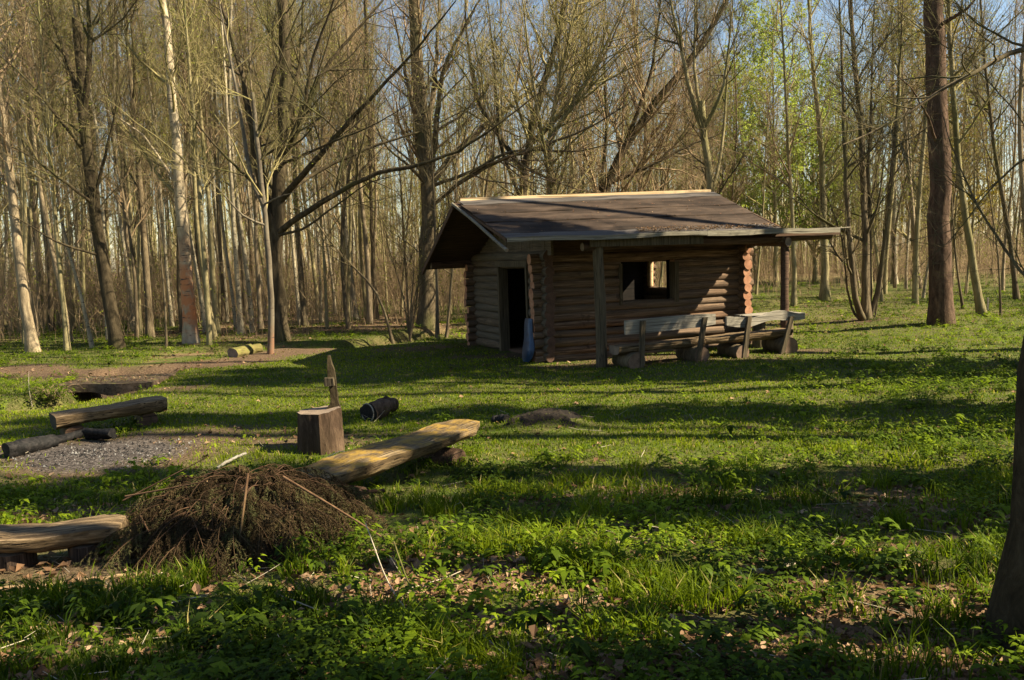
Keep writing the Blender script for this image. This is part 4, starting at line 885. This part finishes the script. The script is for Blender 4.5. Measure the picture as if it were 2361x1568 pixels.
# trees leaning right behind the roof
for k, (Yc, pts, w, lab, lm) in enumerate([
  (25.0, [(1190, 760), (1200, 500), (1215, 340), (1240, 240), (1285, 90), (1320, -60)], 26, 'dark leaning tree rising behind the middle of the roof', [[(1205, 470), (1150, 330), (1140, 150), (1120, -40)], [(1215, 340), (1300, 260), (1400, 120), (1450, 0)], [(1210, 400), (1100, 240), (1075, 80), (1070, -60)]]),
  (26.5, [(1330, 760), (1385, 440), (1440, 340), (1484, 266), (1560, 180), (1650, 60)], 28, 'dark trunk slanting strongly to the right behind the roof ridge', [[(1385, 440), (1400, 300), (1390, 100), (1400, -50)], [(1440, 340), (1500, 180), (1520, 40), (1530, -80)], [(1390, 430), (1500, 380), (1600, 330), (1680, 300)]]),
  (24.0, [(1290, 760), (1270, 480), (1262, 330), (1290, 180), (1330, 20)], 17, 'slim tree with a broken pale stub behind the roof centre', [[(1265, 400), (1240, 260), (1215, 90), (1200, -60)], [(1262, 330), (1340, 210), (1420, 60), (1460, -60)]]),
  (28.0, [(1480, 760), (1470, 450), (1500, 300), (1470, 150), (1460, 0)], 18, 'reddish twiggy tree behind the right half of the roof', [[(1470, 420), (1560, 330), (1620, 240)], [(1475, 400), (1400, 260), (1350, 120), (1330, 0)]])]):
    P = pxt(pts, Yc); lim = [([at(u, v, Yc+(j-1)*.5*(q/3)) for q, (u, v) in enumerate(l_)], .06+.01*j) for j, l_ in enumerate(lm)]
    make_tree('tree', P, w*Yc/FPX/2, 12.5, M_barkoak if k < 2 else M_barkolive, M_twigred if k % 2 else M_twig, lab, 'tree', 'trees rising behind the hut roof', limbs=lim,
              style=dict(n1=80, n2=520, n3=2600, s=.18, l1=(1.2, 3.6), l2=(.5, 1.5), l3=(.25, .8), r3=.0026), sides=10, rt=.3, leaves=(M_bud, 1200, .018))
# forked tree behind the right end of the ridge
P = pxt([(1640, 700), (1640, 450), (1632, 380), (1622, 300)], 23.0); Yc = 23.0
lim = [([P[-1], at(1590, 220, Yc), at(1575, 120, Yc), at(1545, 10, Yc), at(1530, -100, Yc)], .075), ([P[-1], at(1600, 160, Yc+.3), at(1605, 40, Yc+.4), at(1600, -80, Yc+.4)], .06), ([P[-1], at(1665, 220, Yc-.3), at(1680, 120, Yc-.4), at(1690, 0, Yc-.5)], .06),
       ([P[1], at(1660, 380, Yc+.2), at(1672, 260, Yc+.4), at(1680, 110, Yc+.5), at(1690, -60, Yc+.6)], .05)]
make_tree('tree', P, 20*Yc/FPX/2, 6.1, M_barkolive, M_twigdark, 'pale barked tree forking into three above the right end of the ridge', 'tree', None, limbs=lim, style=dict(n1=60, n2=450, n3=2600, s=.4, l1=(.8, 2.4)), sides=14, rt=.75, flare=.1)
# stem cluster on the right
Pb = gp(1998, 738); Yc = Pb[1]
sts = [([(1975, 735), (1962, 600), (1950, 430), (1945, 250), (1938, 60), (1930, -80)], .085), ([(1992, 738), (1996, 600), (1992, 450), (1985, 280), (1965, 80), (1950, -60)], .10), ([(2012, 735), (2030, 640), (2045, 500), (2062, 330), (2075, 150), (2080, 0)], .075),
       ([(2004, 736), (2005, 560), (2000, 400), (2010, 200), (2015, 0)], .07), ([(1968, 735), (1950, 650), (1945, 560), (1915, 470), (1880, 400)], .035), ([(2018, 735), (2025, 680), (2050, 640)], .03)]
P = [Pb, at(1996, 600, Yc), at(1992, 450, Yc), at(1985, 280, Yc), at(1965, 80, Yc)]
make_tree('tree', P, .11, 13, M_barkdark, M_twigdark, 'cluster of dark stems growing from one foot right of the porch', 'tree', None,
          limbs=[([Pb-[0, 0, .1]]+[at(u, v, Yc+(j-2)*.12) for u, v in s_[0]], s_[1]) for j, s_ in enumerate(sts)], style=dict(n1=90, n2=600, n3=3200, s=.15, l1=(.8, 2.6)), sides=10, leaves=(M_bud, 800, .018))
# large dark trunk right
P = pxt([(2170, 747), (2168, 600), (2164, 400), (2160, 200), (2156, 0), (2150, -150)]); Y0 = P[0][1]
make_tree('tree', P, wr(50, P), 19, M_barkpine, M_twigdark, 'large dark rough trunk standing upright at the right of the clearing', 'tree', None,
          limbs=[([A(2165, 350, 0), A(2140, 270, -.5), A(2100, 200, -1), A(2050, 160, -1.4)], .035), ([A(2165, 60), A(2230, 20, -1), A(2300, -60, -1.5)], .05)], style=dict(n1=36, n2=260, n3=1600, s=.35, l1=(1.5, 4)), sides=26, rt=.55, flare=.3)
# near trunk at the right edge
b0 = gp(2300, 1486); d0 = b0[1]; P = [np.array([b0[0]+.235, b0[1], b0[2]])]; top = [(2412, 1100), (2466, 700), (2530, 300), (2580, 0)]
P += [at(u, v, d0) for u, v in top]; x0 = P[0]
P[0] = np.array([at(2408, 1480, d0)[0], d0, float(gh(at(2408, 1480, d0)[0], d0))])
make_tree('tree', P, .150, 15, M_barknear, M_twigdark, 'very near thick trunk cut off by the right edge of the picture', 'tree', None,
          limbs=[([at(2620, -200, d0), at(2700, -500, d0+.4), at(2680, -900, d0+1)], .05)], style=dict(n1=30, n2=200, n3=1200, s=.5, l1=(1.5, 4)), sides=36, rt=.5, flare=.75)
# limb entering from the right, belonging to a tree beyond the right edge
Yc = 12.0; b0 = np.array([8.9, 12.0, float(gh(8.9, 12.0))])
make_tree('tree', [b0, b0+[0, 0, 3], b0+[.1, 0, 7]], .17, 15, M_barkdark, M_twigdark, 'tree beyond the right edge whose long dark limb crosses the big trunk', 'tree', None,
          limbs=[([b0+[0, 0, 4.9], at(2361, 108, 11.5), at(2200, 190, 11.2), at(2050, 290, 11), at(1945, 335, 10.8)], .05), ([b0+[0, 0, 3], at(2361, 360, 13), at(2270, 450, 13.5), at(2190, 560, 14)], .03),
                 ([b0+[0, 0, .5], at(2361, 640, 13.5), at(2255, 480, 14), at(2190, 330, 14.2), at(2170, 250, 14.4)], .035)], style=dict(n1=55, n2=380, n3=2000, s=.3, l1=(.8, 3)), sides=10)
# leaf bearing trees in the back right
for pts, Yc, mat_, lab, R_, n_, H in (((1790, 640), 43, M_budgreen, 'fresh green leafing tree in the back right of the clearing', 1.0, 9000, 12.8), ((1880, 640), 46, M_budgreen, 'second fresh green tree behind the sturdy free-standing tree', 1.0, 7000, 11), ((1700, 642), 48, M_bud, 'yellow green tree in the back beside the hut roof', 1.0, 7000, 11.5),
                                 ((2110, 640), 44, M_budgold, 'tree with golden young leaves behind the birch', 1.0, 6000, 16), ((2200, 640), 47, M_budgold, 'tree with golden young leaves behind the large dark trunk', 1, 4000, 15)):
    P = pxt([pts, (pts[0]-5, 400)], Yc); make_tree('leafy_tree', P, .14, H, M_barkolive, M_twig, lab, 'tree', 'leafing trees at the back of the clearing', style=dict(n1=70, n2=460, n3=1800, s=.12, a=(30, 70), l1=(2.4, 5.0), l2=(.8, 2.0)), leaves=(mat_, n_*2, .06), sides=8)
# shrub stems left of the hut
Pb = gp(945, 783); Yc = Pb[1]
make_tree('shrub', [Pb, at(948, 700, Yc), at(955, 620, Yc)], .035, 3.2, M_barkdark, M_twigdark, 'dark multi-stemmed bush leaning towards the left end of the hut', 'bush', None,
          limbs=[([Pb, at(940, 700, Yc), at(935, 640, Yc+.2), at(950, 590, Yc+.3)], .03), ([Pb, at(955, 680, Yc), at(980, 610, Yc-.2), at(1030, 560, Yc-.3)], .03), ([Pb, at(930, 680, Yc), at(905, 600, Yc), at(880, 520, Yc)], .025), ([Pb, at(962, 690, Yc+.2), at(968, 600, Yc+.3), at(965, 500, Yc+.3)], .03)],
          style=dict(n1=40, n2=220, n3=900, s=.2, l1=(.4, 1.4), l2=(.2, .6), l3=(.1, .3)), sides=7, flare=0, leaves=(M_bud, 500, .014))

# ------------------------------------------------------------------ background wood: copies of a few kinds
def variant(H, r, mat, tw, style, leaves, lean=.03, crook=.12):
    base = np.zeros(3); K = 18; z = np.linspace(0, H, K); ph = rng.random(4)*6.28
    P = np.stack([lean*z*math.cos(ph[0])+crook*np.sin(z*.5+ph[1]), lean*z*math.sin(ph[0])+crook*np.sin(z*.6+ph[2]), z-.15*(z == 0)], -1); P[:, :2] -= P[0, :2]
    tb_ = MB(); R = trunk_mesh(tb_, P, r, .12, 8, .35); c, P1, P2, P3 = crown_from(P[None], R[None], H, style)
    lm = None
    if leaves:
        V, Q, at_ = buds(P3, leaves[1], leaves[2]); l_ = MB(); l_.add(V, Q); lm = l_.mesh('leaves', leaves[0], smooth=False, attr=at_)
    return tb_.mesh('trunk', mat), c.mesh('crown', tw), lm
tall = dict(n1=38, n2=250, n3=1400, s=.36, a=(20, 42), l1=(.9, 2.6), up=.7, r3=.0028)
sparse = dict(n1=24, n2=90, n3=200, s=.35, a=(22, 50), l1=(1.2, 3.4), up=.6, r3=.0032)
mid = dict(n1=42, n2=260, n3=1100, s=.2, a=(25, 55), l1=(.8, 2.3), up=.6, r3=.0028)
kinds = [('tall_a', variant(17, .075, M_barkolive, M_twig, tall, (M_bud, 1400, .034))), ('tall_b', variant(16, .085, M_barkgrey, M_twigred, tall, (M_bud, 500, .03))), ('tall_c', variant(18, .065, M_barkpale, M_twig, tall, (M_bud, 500, .03))),
         ('tall_d', variant(15, .06, M_barkolive, M_twigred, tall, (M_bud, 1200, .034), .05, .2)), ('mid_a', variant(11, .05, M_barkolive, M_twig, mid, (M_bud, 1600, .03), .06, .2)), ('mid_b', variant(13, .055, M_barkdark, M_twigred, mid, None, .07, .25)), ('mid_c', variant(9, .045, M_barkpale, M_twig, mid, (M_bud, 1500, .03), .08, .2)),
         ('tall_e', variant(17, .095, M_barkdark, M_twigred, tall, None, .02, .1)),
         ('tall_s', variant(16, .12, M_barkgrey, M_twig, sparse, None, .03, .2)), ('tall_u', variant(16, .13, M_barkgrey, M_twig, dict(sparse, s=.62, n1=14, n2=50, n3=120), None, .02, .1)), ('tall_t', variant(13, .07, M_barkdark, M_twig, sparse, None, .05, .25)),
         ('mid_s', variant(12, .12, M_barkdark, M_twigdark, dict(n1=60, n2=420, n3=2600, s=.3, a=(30, 70), l1=(1.2, 3.0), up=.35, r3=.0065), None, .05, .25))]
_iv = variant(15, .17, M_barkdark, M_twigdark, dict(n1=30, n2=160, n3=700, s=.4, a=(30, 60), l1=(1.0, 3.0), r3=.004), None, .03, .2)
n = 15000; z_ = 13.5*rng.random(n)**.9; a_ = rng.random(n)*6.28; fb = vnoise(a_*1.2, z_, .65, 3); r_ = (.12+.62*rng.random(n)**.8)*(.45+.9*fb)*(1-.3*z_/13.5)
ok_ = fb > .42; z_, a_, r_ = z_[ok_], a_[ok_], r_[ok_]; n = len(z_)
tz = np.array([v.co[:] for v in _iv[0].vertices]).reshape(-1, 8, 3).mean(1); B = np.stack([np.interp(z_, tz[:, 2], tz[:, 0])+r_*np.cos(a_), np.interp(z_, tz[:, 2], tz[:, 1])+r_*np.sin(a_), z_], -1)
d1 = rng.normal(size=(n, 3)); d1 /= np.linalg.norm(d1, axis=1, keepdims=True); d2 = np.cross(d1, rng.normal(size=(n, 3))); d2 /= np.linalg.norm(d2, axis=1, keepdims=True); s1 = (.05+.05*rng.random(n))[:, None]
lmb = MB(); lmb.add(np.stack([B-d1*s1, B+d2*s1*.8, B+d1*s1, B-d2*s1*.8], 1).reshape(-1, 3), np.arange(n)[:, None]*4+[[0, 1, 2, 3]]); tt_ = np.repeat(rng.random(n)*.5, 4)
kinds.append(('ivy', (_iv[0], _iv[1], lmb.mesh('ivy', M_herb, smooth=False, attr=np.stack([tt_]*3+[np.ones_like(tt_)], -1)))))  # leaf coat added round the unseen trunks to widen their shadow bands
tone = {'bark_olive': 'olive barked', 'bark_grey': 'grey barked', 'bark_pale': 'pale barked', 'bark_dark': 'dark barked'}
def place(kind, x, y, s_, rz_, zone):
    tm, cm, lm = kind[1]; e = empty('tree', (x, y, float(gh(x, y))), rz_); e.scale = (s_, s_, s_*(.92+.16*rng.random()))
    e.rotation_euler[0] = (rng.random()-.5)*.07; e.rotation_euler[1] = (rng.random()-.5)*.07
    for nm, me in (('trunk', tm), ('crown', cm), ('leaves', lm)):
        if me:
            o = bpy.data.objects.new(nm, me); col.objects.link(o); o.parent = e
    bk = tone[tm.materials[0].name].split()[0]; k = 'twiggy' if kind[0].startswith('mid') else 'slender'
    u_ = 1180+FPX*x/y
    marks = [(-60, None), (77, 'leaning brown trunk'), (155, 'thin olive tree'), (272, 'forked tree'), (346, 'dark straight trunk'), (441, 'orange stained tree'), (556, 'bent pale tree'), (648, 'big spreading tree'), (742, 'very thin pale tree'), (868, 'dark slender tree'), (985, 'massive twisted tree'),
             (1070, "hut's left wall"), (1190, 'leaning tree behind the roof'), (1330, 'slanting dark trunk'), (1480, 'reddish twiggy tree'), (1640, 'three-forked tree'), (1830, 'right porch post'), (1902, 'free-standing olive tree'), (1998, 'stem cluster'), (2062, 'white birch'), (2170, 'large dark trunk'), (2266, 'curved olive tree'), (2361, 'right edge')]
    if x > .62*y+.3 and y < 20:
        lab = f"{bk} {k} unseen tree added beyond the right edge to cast shade"; g_ = 'unseen shade trees beyond the right edge'
    else:
        q = max([i_ for i_, m in enumerate(marks) if m[0] < u_] or [0]); a_ = marks[q][1]; b_ = marks[q+1][1] if q+1 < len(marks) else None
        ln_ = e.rotation_euler[1]; k += ' left-leaning' if ln_ < -.015 else (' right-leaning' if ln_ > .015 else ' upright')
        row = 'front-row' if y < 31 else ('second-row' if y < 38 else ('deep-set' if y < 48 else 'distant')); cap = 'large' if s_ > 1.02 else 'small'
        lab = f"{cap} {bk} {k} {row} tree " + (f"between {a_} and {b_}" if a_ and b_ else f"at the side of the {a_ or b_}"); g_ = 'trees of the ' + zone
        lab = ' '.join(lab.split()[:16])
    tag(e, lab, 'tree', g_)
placed = []
def scatter(n, xr, yr, zone, ok, ks, mind=.75):
    c = 0; tries = 0
    while c < n and tries < 9000:
        tries += 1
        y = yr[0]+(yr[1]-yr[0])*rng.random()**1.15; x = xr[0](y)+(xr[1](y)-xr[0](y))*rng.random()
        if not ok(x, y) or any((x-a)**2+(y-b2)**2 < mind**2 for a, b2 in placed): continue
        placed.append((x, y)); place(kinds[ks[rng.integers(len(ks))]], x, y, .8+.45*rng.random(), rng.random()*6.28, zone); c += 1
offstream = lambda x, y: seg_dist(x, y, STREAM) > 1.0
scatter(215, (lambda y: -.68*y-1, lambda y: -.17*y), (24.5, 60), 'wood left of the hut', offstream, [0, 1, 2, 3, 4, 5, 7, 0, 2], .8)
scatter(62, (lambda y: -.17*y, lambda y: .25*y), (29, 60), 'wood behind the hut', offstream, [0, 1, 3, 4, 5, 6, 5], .9)
scatter(40, (lambda y: .25*y, lambda y: .68*y+1), (27, 60), 'open wood right of the hut', lambda x, y: not (.30 < x/y < .42 and y < 48), [0, 1, 3, 4, 5, 6, 2, 5], 1.3)
# unseen trees added beyond the right edge and behind the camera to shade the clearing
for x, y, k, s_ in ((12.3, 15.25, 9, 1.75), (11.0, 12.3, 12, 1.1), (12.2, 13.15, 12, 1.05), (10.2, 9.2, 12, 1.15), (8.4, 6.1, 12, .8), (16, 7.2, 9, 1.5), (10.4, 4.6, 12, 1.0),
                    (6.9, 3.5, 9, 1.3), (19, 11.6, 9, 1.6), (7.4, 1.5, 12, .9), (15.4, 10.3, 9, 1.6), (13.5, 4.0, 12, .8), (14.5, 12.6, 9, 1.5), (5.4, .4, 5, .9), (12.2, 7.0, 9, 1.5), (8.6, -.6, 9, 1.4), (5.6, 2.3, 9, 1.2)):
    place(kinds[k], x, y, s_, rng.random()*6.28, 'unseen shade trees beyond the right edge')

byl = {}
for o in col.objects:
    if o.parent is None and o.get('group', '').startswith('trees of'): byl.setdefault(o['label'], []).append(o)
for lab, os_ in byl.items():
    if len(os_) < 2: continue
    os_.sort(key=lambda o: o.location.x*1.0)
    nm = {2: ['first', 'second'], 3: ['first', 'second', 'third']}.get(len(os_), ['first', 'second', 'third', 'fourth', 'fifth', 'sixth', 'seventh'])
    for k, o in enumerate(os_[:7]): w = lab.split(); o['label'] = ' '.join(w[:2]+[nm[k]+'-from-left']+w[2:] if len(w) < 16 else [w[0], nm[k]+'-from-left']+w[2:])

# far wood as one mass
def far_wood():
    n = 980; y = 56+60*rng.random(n); x = (rng.random(n)*2-1)*(.72*y+4); H = 12+7*rng.random(n); K = 8
    z = np.linspace(0, 1, K)
    P = np.zeros((n, K, 3)); P[..., 0] = x[:, None]+.5*(rng.random((n, 1))-.5)*2*z*1.2+.15*np.sin(z*6+x[:, None]); P[..., 1] = y[:, None]; P[..., 2] = gh(x, y)[:, None]-.2+z*H[:, None]
    R = (.07+.06*rng.random(n))[:, None]*(1-.85*z)
    a = MB(); a.tubes(P, R, 4)
    P1, R1 = grow(P, R, 9000, .12, 1, (25, 60), (1.2, 3.2), 4, .5, .6, .12, rmin=.012); a.tubes(P1, R1, 3, m=1)
    P2, R2 = grow(P1, R1, 48000, .1, 1, (20, 60), (.4, 1.5), 3, .5, .3, .12, rmin=.011); a.tubes(P2, R2, 3, m=1)
    tag(a.build('far_wood', [M_barkolive, M_twig]), 'far off bare wood of thin trunks and twigs behind everything', 'wood', kind='stuff')
    V, Q, at_ = buds(P2, 42000, .08, .2); l_ = MB(); l_.add(V, Q); tag(l_.build('far_foliage', M_bud, smooth=False, attr=at_), 'faint green young foliage in the far wood', 'foliage', kind='stuff')
far_wood()
def around_wood():
    n = 260; a = np.radians(-72+rng.random(n)*215); r = 27+22*rng.random(n); x = np.cos(a-math.pi/2)*r+4; y = np.sin(a-math.pi/2)*r+6
    k = (np.abs(x) > .66*y+2) | (y < 0); x, y = x[k], y[k]; n = len(x); H = 13+4*rng.random(n); K = 8; z = np.linspace(0, 1, K)
    P = np.zeros((n, K, 3)); P[..., 0] = x[:, None]+.15*np.sin(z*6+x[:, None]); P[..., 1] = y[:, None]; P[..., 2] = gh(x, y)[:, None]-.2+z*H[:, None]
    R = (.08+.08*rng.random(n))[:, None]*(1-.85*z); m_ = MB(); m_.tubes(P, R, 5)
    P1, R1 = grow(P, R, 5200, .08, 1, (25, 70), (1.2, 3.2), 4, .5, .6, .12, rmin=.014); m_.tubes(P1, R1, 3, m=1)
    P2, R2 = grow(P1, R1, 20000, .1, 1, (20, 60), (.4, 1.5), 3, .5, .3, .12, rmin=.012); m_.tubes(P2, R2, 3, m=1)
    tag(m_.build('surrounding_wood', [M_barkolive, M_twigdark]), 'bare wood closing the clearing beside and behind the camera', 'wood', kind='stuff')
around_wood()
# undergrowth: brown thicket twigs between the trunks
def undergrowth():
    n = 980; y = 24.5+40*rng.random(n); q = rng.random(n); x = (-.68*y-2)+q*(1.38*y+4)
    keep = ((x/y < .24) | (y > 44) | (rng.random(n) < .12)) & ((x/y < -.06) | (y > 27)) & (seg_dist(x, y, STREAM) > .8) & ((y > 29) | (rng.random(n) < .4)); x, y = x[keep], y[keep]; n = len(x)
    st = 26; bx = np.repeat(x, st)+rng.normal(size=n*st)*.5; by = np.repeat(y, st)+rng.normal(size=n*st)*.5
    h = np.repeat(.8+3.6*rng.random(n)**1.2, st)*(.5+.6*rng.random(n*st)); a = rng.random(n*st)*6.28; K = 5; z = np.linspace(0, 1, K); ln = .15+.55*rng.random(n*st)
    P = np.stack([bx[:, None]+np.cos(a)[:, None]*(ln*h)[:, None]*z**1.8, by[:, None]+np.sin(a)[:, None]*(ln*h)[:, None]*z**1.8, gh(bx, by)[:, None]+h[:, None]*(z-.25*ln[:, None]*z**3)], -1)
    R = (.005+.006*rng.random(n*st))[:, None]*(1-.6*z); m_ = MB(); m_.tubes(P, R, 3)
    P2, R2 = grow(P, R, n*st*3, .25, 1, (20, 60), (.25, .8), 3, .6, .3, .15, rmin=.004); m_.tubes(P2, R2, 3)
    tag(m_.build('undergrowth', M_twigred), 'brown leafless thicket of thin twigs between the trunks', 'undergrowth', kind='stuff')
    V, Q, at_ = buds(P2, 60000, .03, .08); l_ = MB(); l_.add(V, Q); tag(l_.build('undergrowth_foliage', M_bud, smooth=False, attr=at_), 'small yellow green leaves on the thicket', 'foliage', kind='stuff')
undergrowth()

# ------------------------------------------------------------------ grass, herbs, dead leaves
def inhut(x, y):
    L = .928*x+.371*y; G = -.371*x+.928*y; return (L > 6.4) & (L < 11.4) & (G > 14.5) & (G < 18.9)
def sample(n, y0, y1, pw=1.0, wide=.70):
    u = rng.random(n); y = (y0**(1-pw)+(y1**(1-pw)-y0**(1-pw))*u)**(1/(1-pw)) if pw != 1 else y0*(y1/y0)**u
    x = (rng.random(n)*2-1)*(wide*y+1.2); return x, y
def herbness(x, y):
    """0 lawn .. 1 leafy herbs"""
    right = sstep(2.2, 5.0, x-(y-8)*.10)*sstep(5, 8, y); far = sstep(18.5, 21, y+.1*x); near = .62*(1-sstep(6, 10, y))+.10
    left = sstep(-.42, -.52, x/y)*sstep(13, 15, y)
    return np.clip(np.maximum(np.maximum(right, far), np.maximum(near, left))+(fbm(x, y, 1.3, 71)-.5)*.8, 0, 1)
def grass():
    x, y = sample(520000, 1.9, 34, 1.25); ba, as_, li = zones(x, y); hb = herbness(x, y)
    dens = fbm(x, y, .8, 5); cl = fbm(x, y, .35, 15)
    near = 1-sstep(6, 10, y)
    p = (1-.93*ba)*(1-.97*as_)*(1-.75*li)*(1-.55*hb)*np.clip(.10+(dens-.50)*2.5*near+.84*(1-near)+near*1.2*sstep(.52, .64, cl), 0.04, 1)*(~inhut(x, y))*(seg_dist(x, y, STREAM) > .45)
    k = rng.random(len(x)) < p; x, y, hb, cl, dens, near = x[k], y[k], hb[k], cl[k], dens[k], near[k]; n = len(x)
    lawn = (1-near)*(1-hb)
    tuft = sstep(.50, .66, cl)
    h = (.018+.030*rng.random(n))*(1+near*2.4*tuft)*(1+.25*hb)
    w = (.0022+.0004*y)*(1+.3*rng.random(n)); a = rng.random(n)*6.28; ln = h*(.25+.7*rng.random(n)); b_ = rng.random(n)*6.28
    z = gh(x, y)-.005; B = np.stack([x, y, z], -1); W = np.stack([np.cos(a)*w, np.sin(a)*w, 0*w], -1); D = np.stack([np.cos(b_)*ln, np.sin(b_)*ln, 0*ln], -1); H = np.stack([0*h, 0*h, h], -1)
    V = np.stack([B-W, B+W, B+W*.7+D*.3+H*.65, B-W*.7+D*.3+H*.65, B+D+H], 1).reshape(-1, 3); kk = np.arange(n)[:, None]*5
    m_ = MB(); m_.add(V, kk+[[0, 1, 2, 3]], kk+[[3, 2, 4]])
    t = np.clip(.38+.9*(fbm(x, y, 1.8, 61)-.5)+.15*rng.normal(size=n)+.12*lawn, 0, .82); t[rng.random(n) < .045] = 1.0; t = np.repeat(t, 5)
    tag(m_.build('grass', M_grass, smooth=False, attr=np.stack([t]*3+[np.ones_like(t)], -1)), 'green grass of the clearing with taller tufts in front', 'grass', kind='stuff')
grass()
def herbs():
    # plants: rosettes of leaves on short stems
    x, y = sample(52000, 1.9, 46, 1.15); hb = herbness(x, y); ba, as_, li = zones(x, y); cl = fbm(x, y, .9, 81)
    p = np.clip(hb*1.1, 0, 1)*(1-.35*(1-sstep(5, 8, y)))*(1-.85*ba)*(1-as_)*(1-.45*li)*np.clip((cl-.36)*5, .06, 1)*(~inhut(x, y))*(seg_dist(x, y, STREAM) > .35)
    k = rng.random(len(x)) < p; x, y = x[k], y[k]; n = len(x)
    pt = np.clip(.5+1.3*(fbm(x, y, 1.5, 91)-.5)+.18*rng.normal(size=n), 0, 1)
    nl = 12; sz = np.repeat((.009+.017*rng.random(n)+.016*(rng.random(n) < .10))*(1+.022*y), nl)*(.6+.7*rng.random(n*nl)); ph = np.repeat((.03+.13*rng.random(n)**1.5), nl)*(.4+.8*rng.random(n*nl))
    a = rng.random(n*nl)*6.28; rr = np.repeat(.03+.06*rng.random(n), nl)*(.3+rng.random(n*nl))*(1+.02*np.repeat(y, nl))
    bx = np.repeat(x, nl)+rr*np.cos(a); by = np.repeat(y, nl)+rr*np.sin(a); B = np.stack([bx, by, gh(bx, by)+ph], -1); N = n*nl
    ul = np.stack([np.cos(a), np.sin(a), -.25+.6*(rng.random(N)-.4)], -1)*sz[:, None]; wl = np.stack([-np.sin(a), np.cos(a), .35*(rng.random(N)-.5)], -1)*sz[:, None]*.55
    dr = np.array([0, 0, .22])*sz[:, None]
    V = np.stack([B-ul*.8, B-wl*.9+dr-ul*.1, B+wl*.9+dr-ul*.1, B+ul*.45-wl*.55+dr*.6, B+ul*.45+wl*.55+dr*.6, B+ul*1.15-dr], 1).reshape(-1, 3); kk = np.arange(N)[:, None]*6
    m_ = MB(); m_.add(V, kk+[[1, 2, 4, 3]], np.concatenate([kk+[[0, 2, 1]], kk+[[3, 4, 5]]]))
    t = np.repeat(np.clip(np.repeat(pt, nl)+.10*rng.normal(size=N), 0, 1), 6)
    tag(m_.build('herbs', M_herb, smooth=False, attr=np.stack([t]*3+[np.ones_like(t)], -1)), 'leafy green ground cover of low herbs among the grass', 'ground cover', kind='stuff')
herbs()
def dead():
    x, y = sample(64000, 1.9, 40, 1.25); ba, as_, li = zones(x, y)
    p = (.22*(y < 7)+.05+.95*li+.15*ba)*(1-as_)*(~inhut(x, y)); k = rng.random(len(x)) < p*.8; x, y = x[k], y[k]
    P = np.stack([x, y, gh(x, y)+.008+.015*rng.random(len(x))], -1)
    n = len(P); t = np.clip(rng.normal(size=n)*.25+.45, 0, 1)
    size = .022+.0006*y
    tag(litter_leaves(0, P, 1.0, 'dead_leaves', M_dead, None, t) if False else _dl(P, size, t), 'brown dead leaves scattered on the ground', 'leaf litter', kind='stuff')
def _dl(P, size, tint):
    n = len(P); a = rng.random(n)*6.28; s_ = size*(.6+rng.random(n)); tl = (rng.random((n, 2))-.5)*1.0
    U = np.stack([np.cos(a), np.sin(a), tl[:, 0]], -1)*s_[:, None]; W = np.stack([-np.sin(a), np.cos(a), tl[:, 1]], -1)*s_[:, None]*.7; Nz = np.array([0, 0, 1.])*s_[:, None]*.6
    V = np.stack([P-U, P-W*.9+Nz*rng.random((n, 1)), P+U+Nz*rng.random((n, 1)), P+W+Nz*rng.random((n, 1))*1.2, P], 1); k = np.arange(n)[:, None]*5
    T = np.stack([k+[[0, 1, 4]], k+[[1, 2, 4]], k+[[2, 3, 4]], k+[[3, 0, 4]]], 1).reshape(-1, 3)
    m_ = MB(); m_.add(V.reshape(-1, 3), T=T); tt = np.repeat(tint, 5)
    return m_.build('dead_leaves', M_dead, smooth=False, attr=np.stack([tt]*3+[np.ones_like(tt)], -1))
dead()
def straw():
    n = 520; x, y = sample(n, 1.9, 11, 1.6); a = rng.random(n)*6.28; L = .12+.35*rng.random(n)**2; K = 5; t = np.linspace(0, 1, K)
    P = np.stack([x[:, None]+np.cos(a)[:, None]*L[:, None]*t, y[:, None]+np.sin(a)[:, None]*L[:, None]*t, np.zeros((n, K))], -1)
    P[..., 2] = gh(P[..., 0], P[..., 1])+.015+(.12*rng.random(n)**2)[:, None]*np.abs(t-.3*rng.random((n, 1)))
    m_ = MB(); m_.tubes(P, np.broadcast_to((.0012+.0014*rng.random(n))[:, None], (n, K)), 4)
    tag(m_.build('dry_stalks', M_paleb), 'thin dry straw and stalks lying in the grass', 'straw', kind='stuff')
straw()
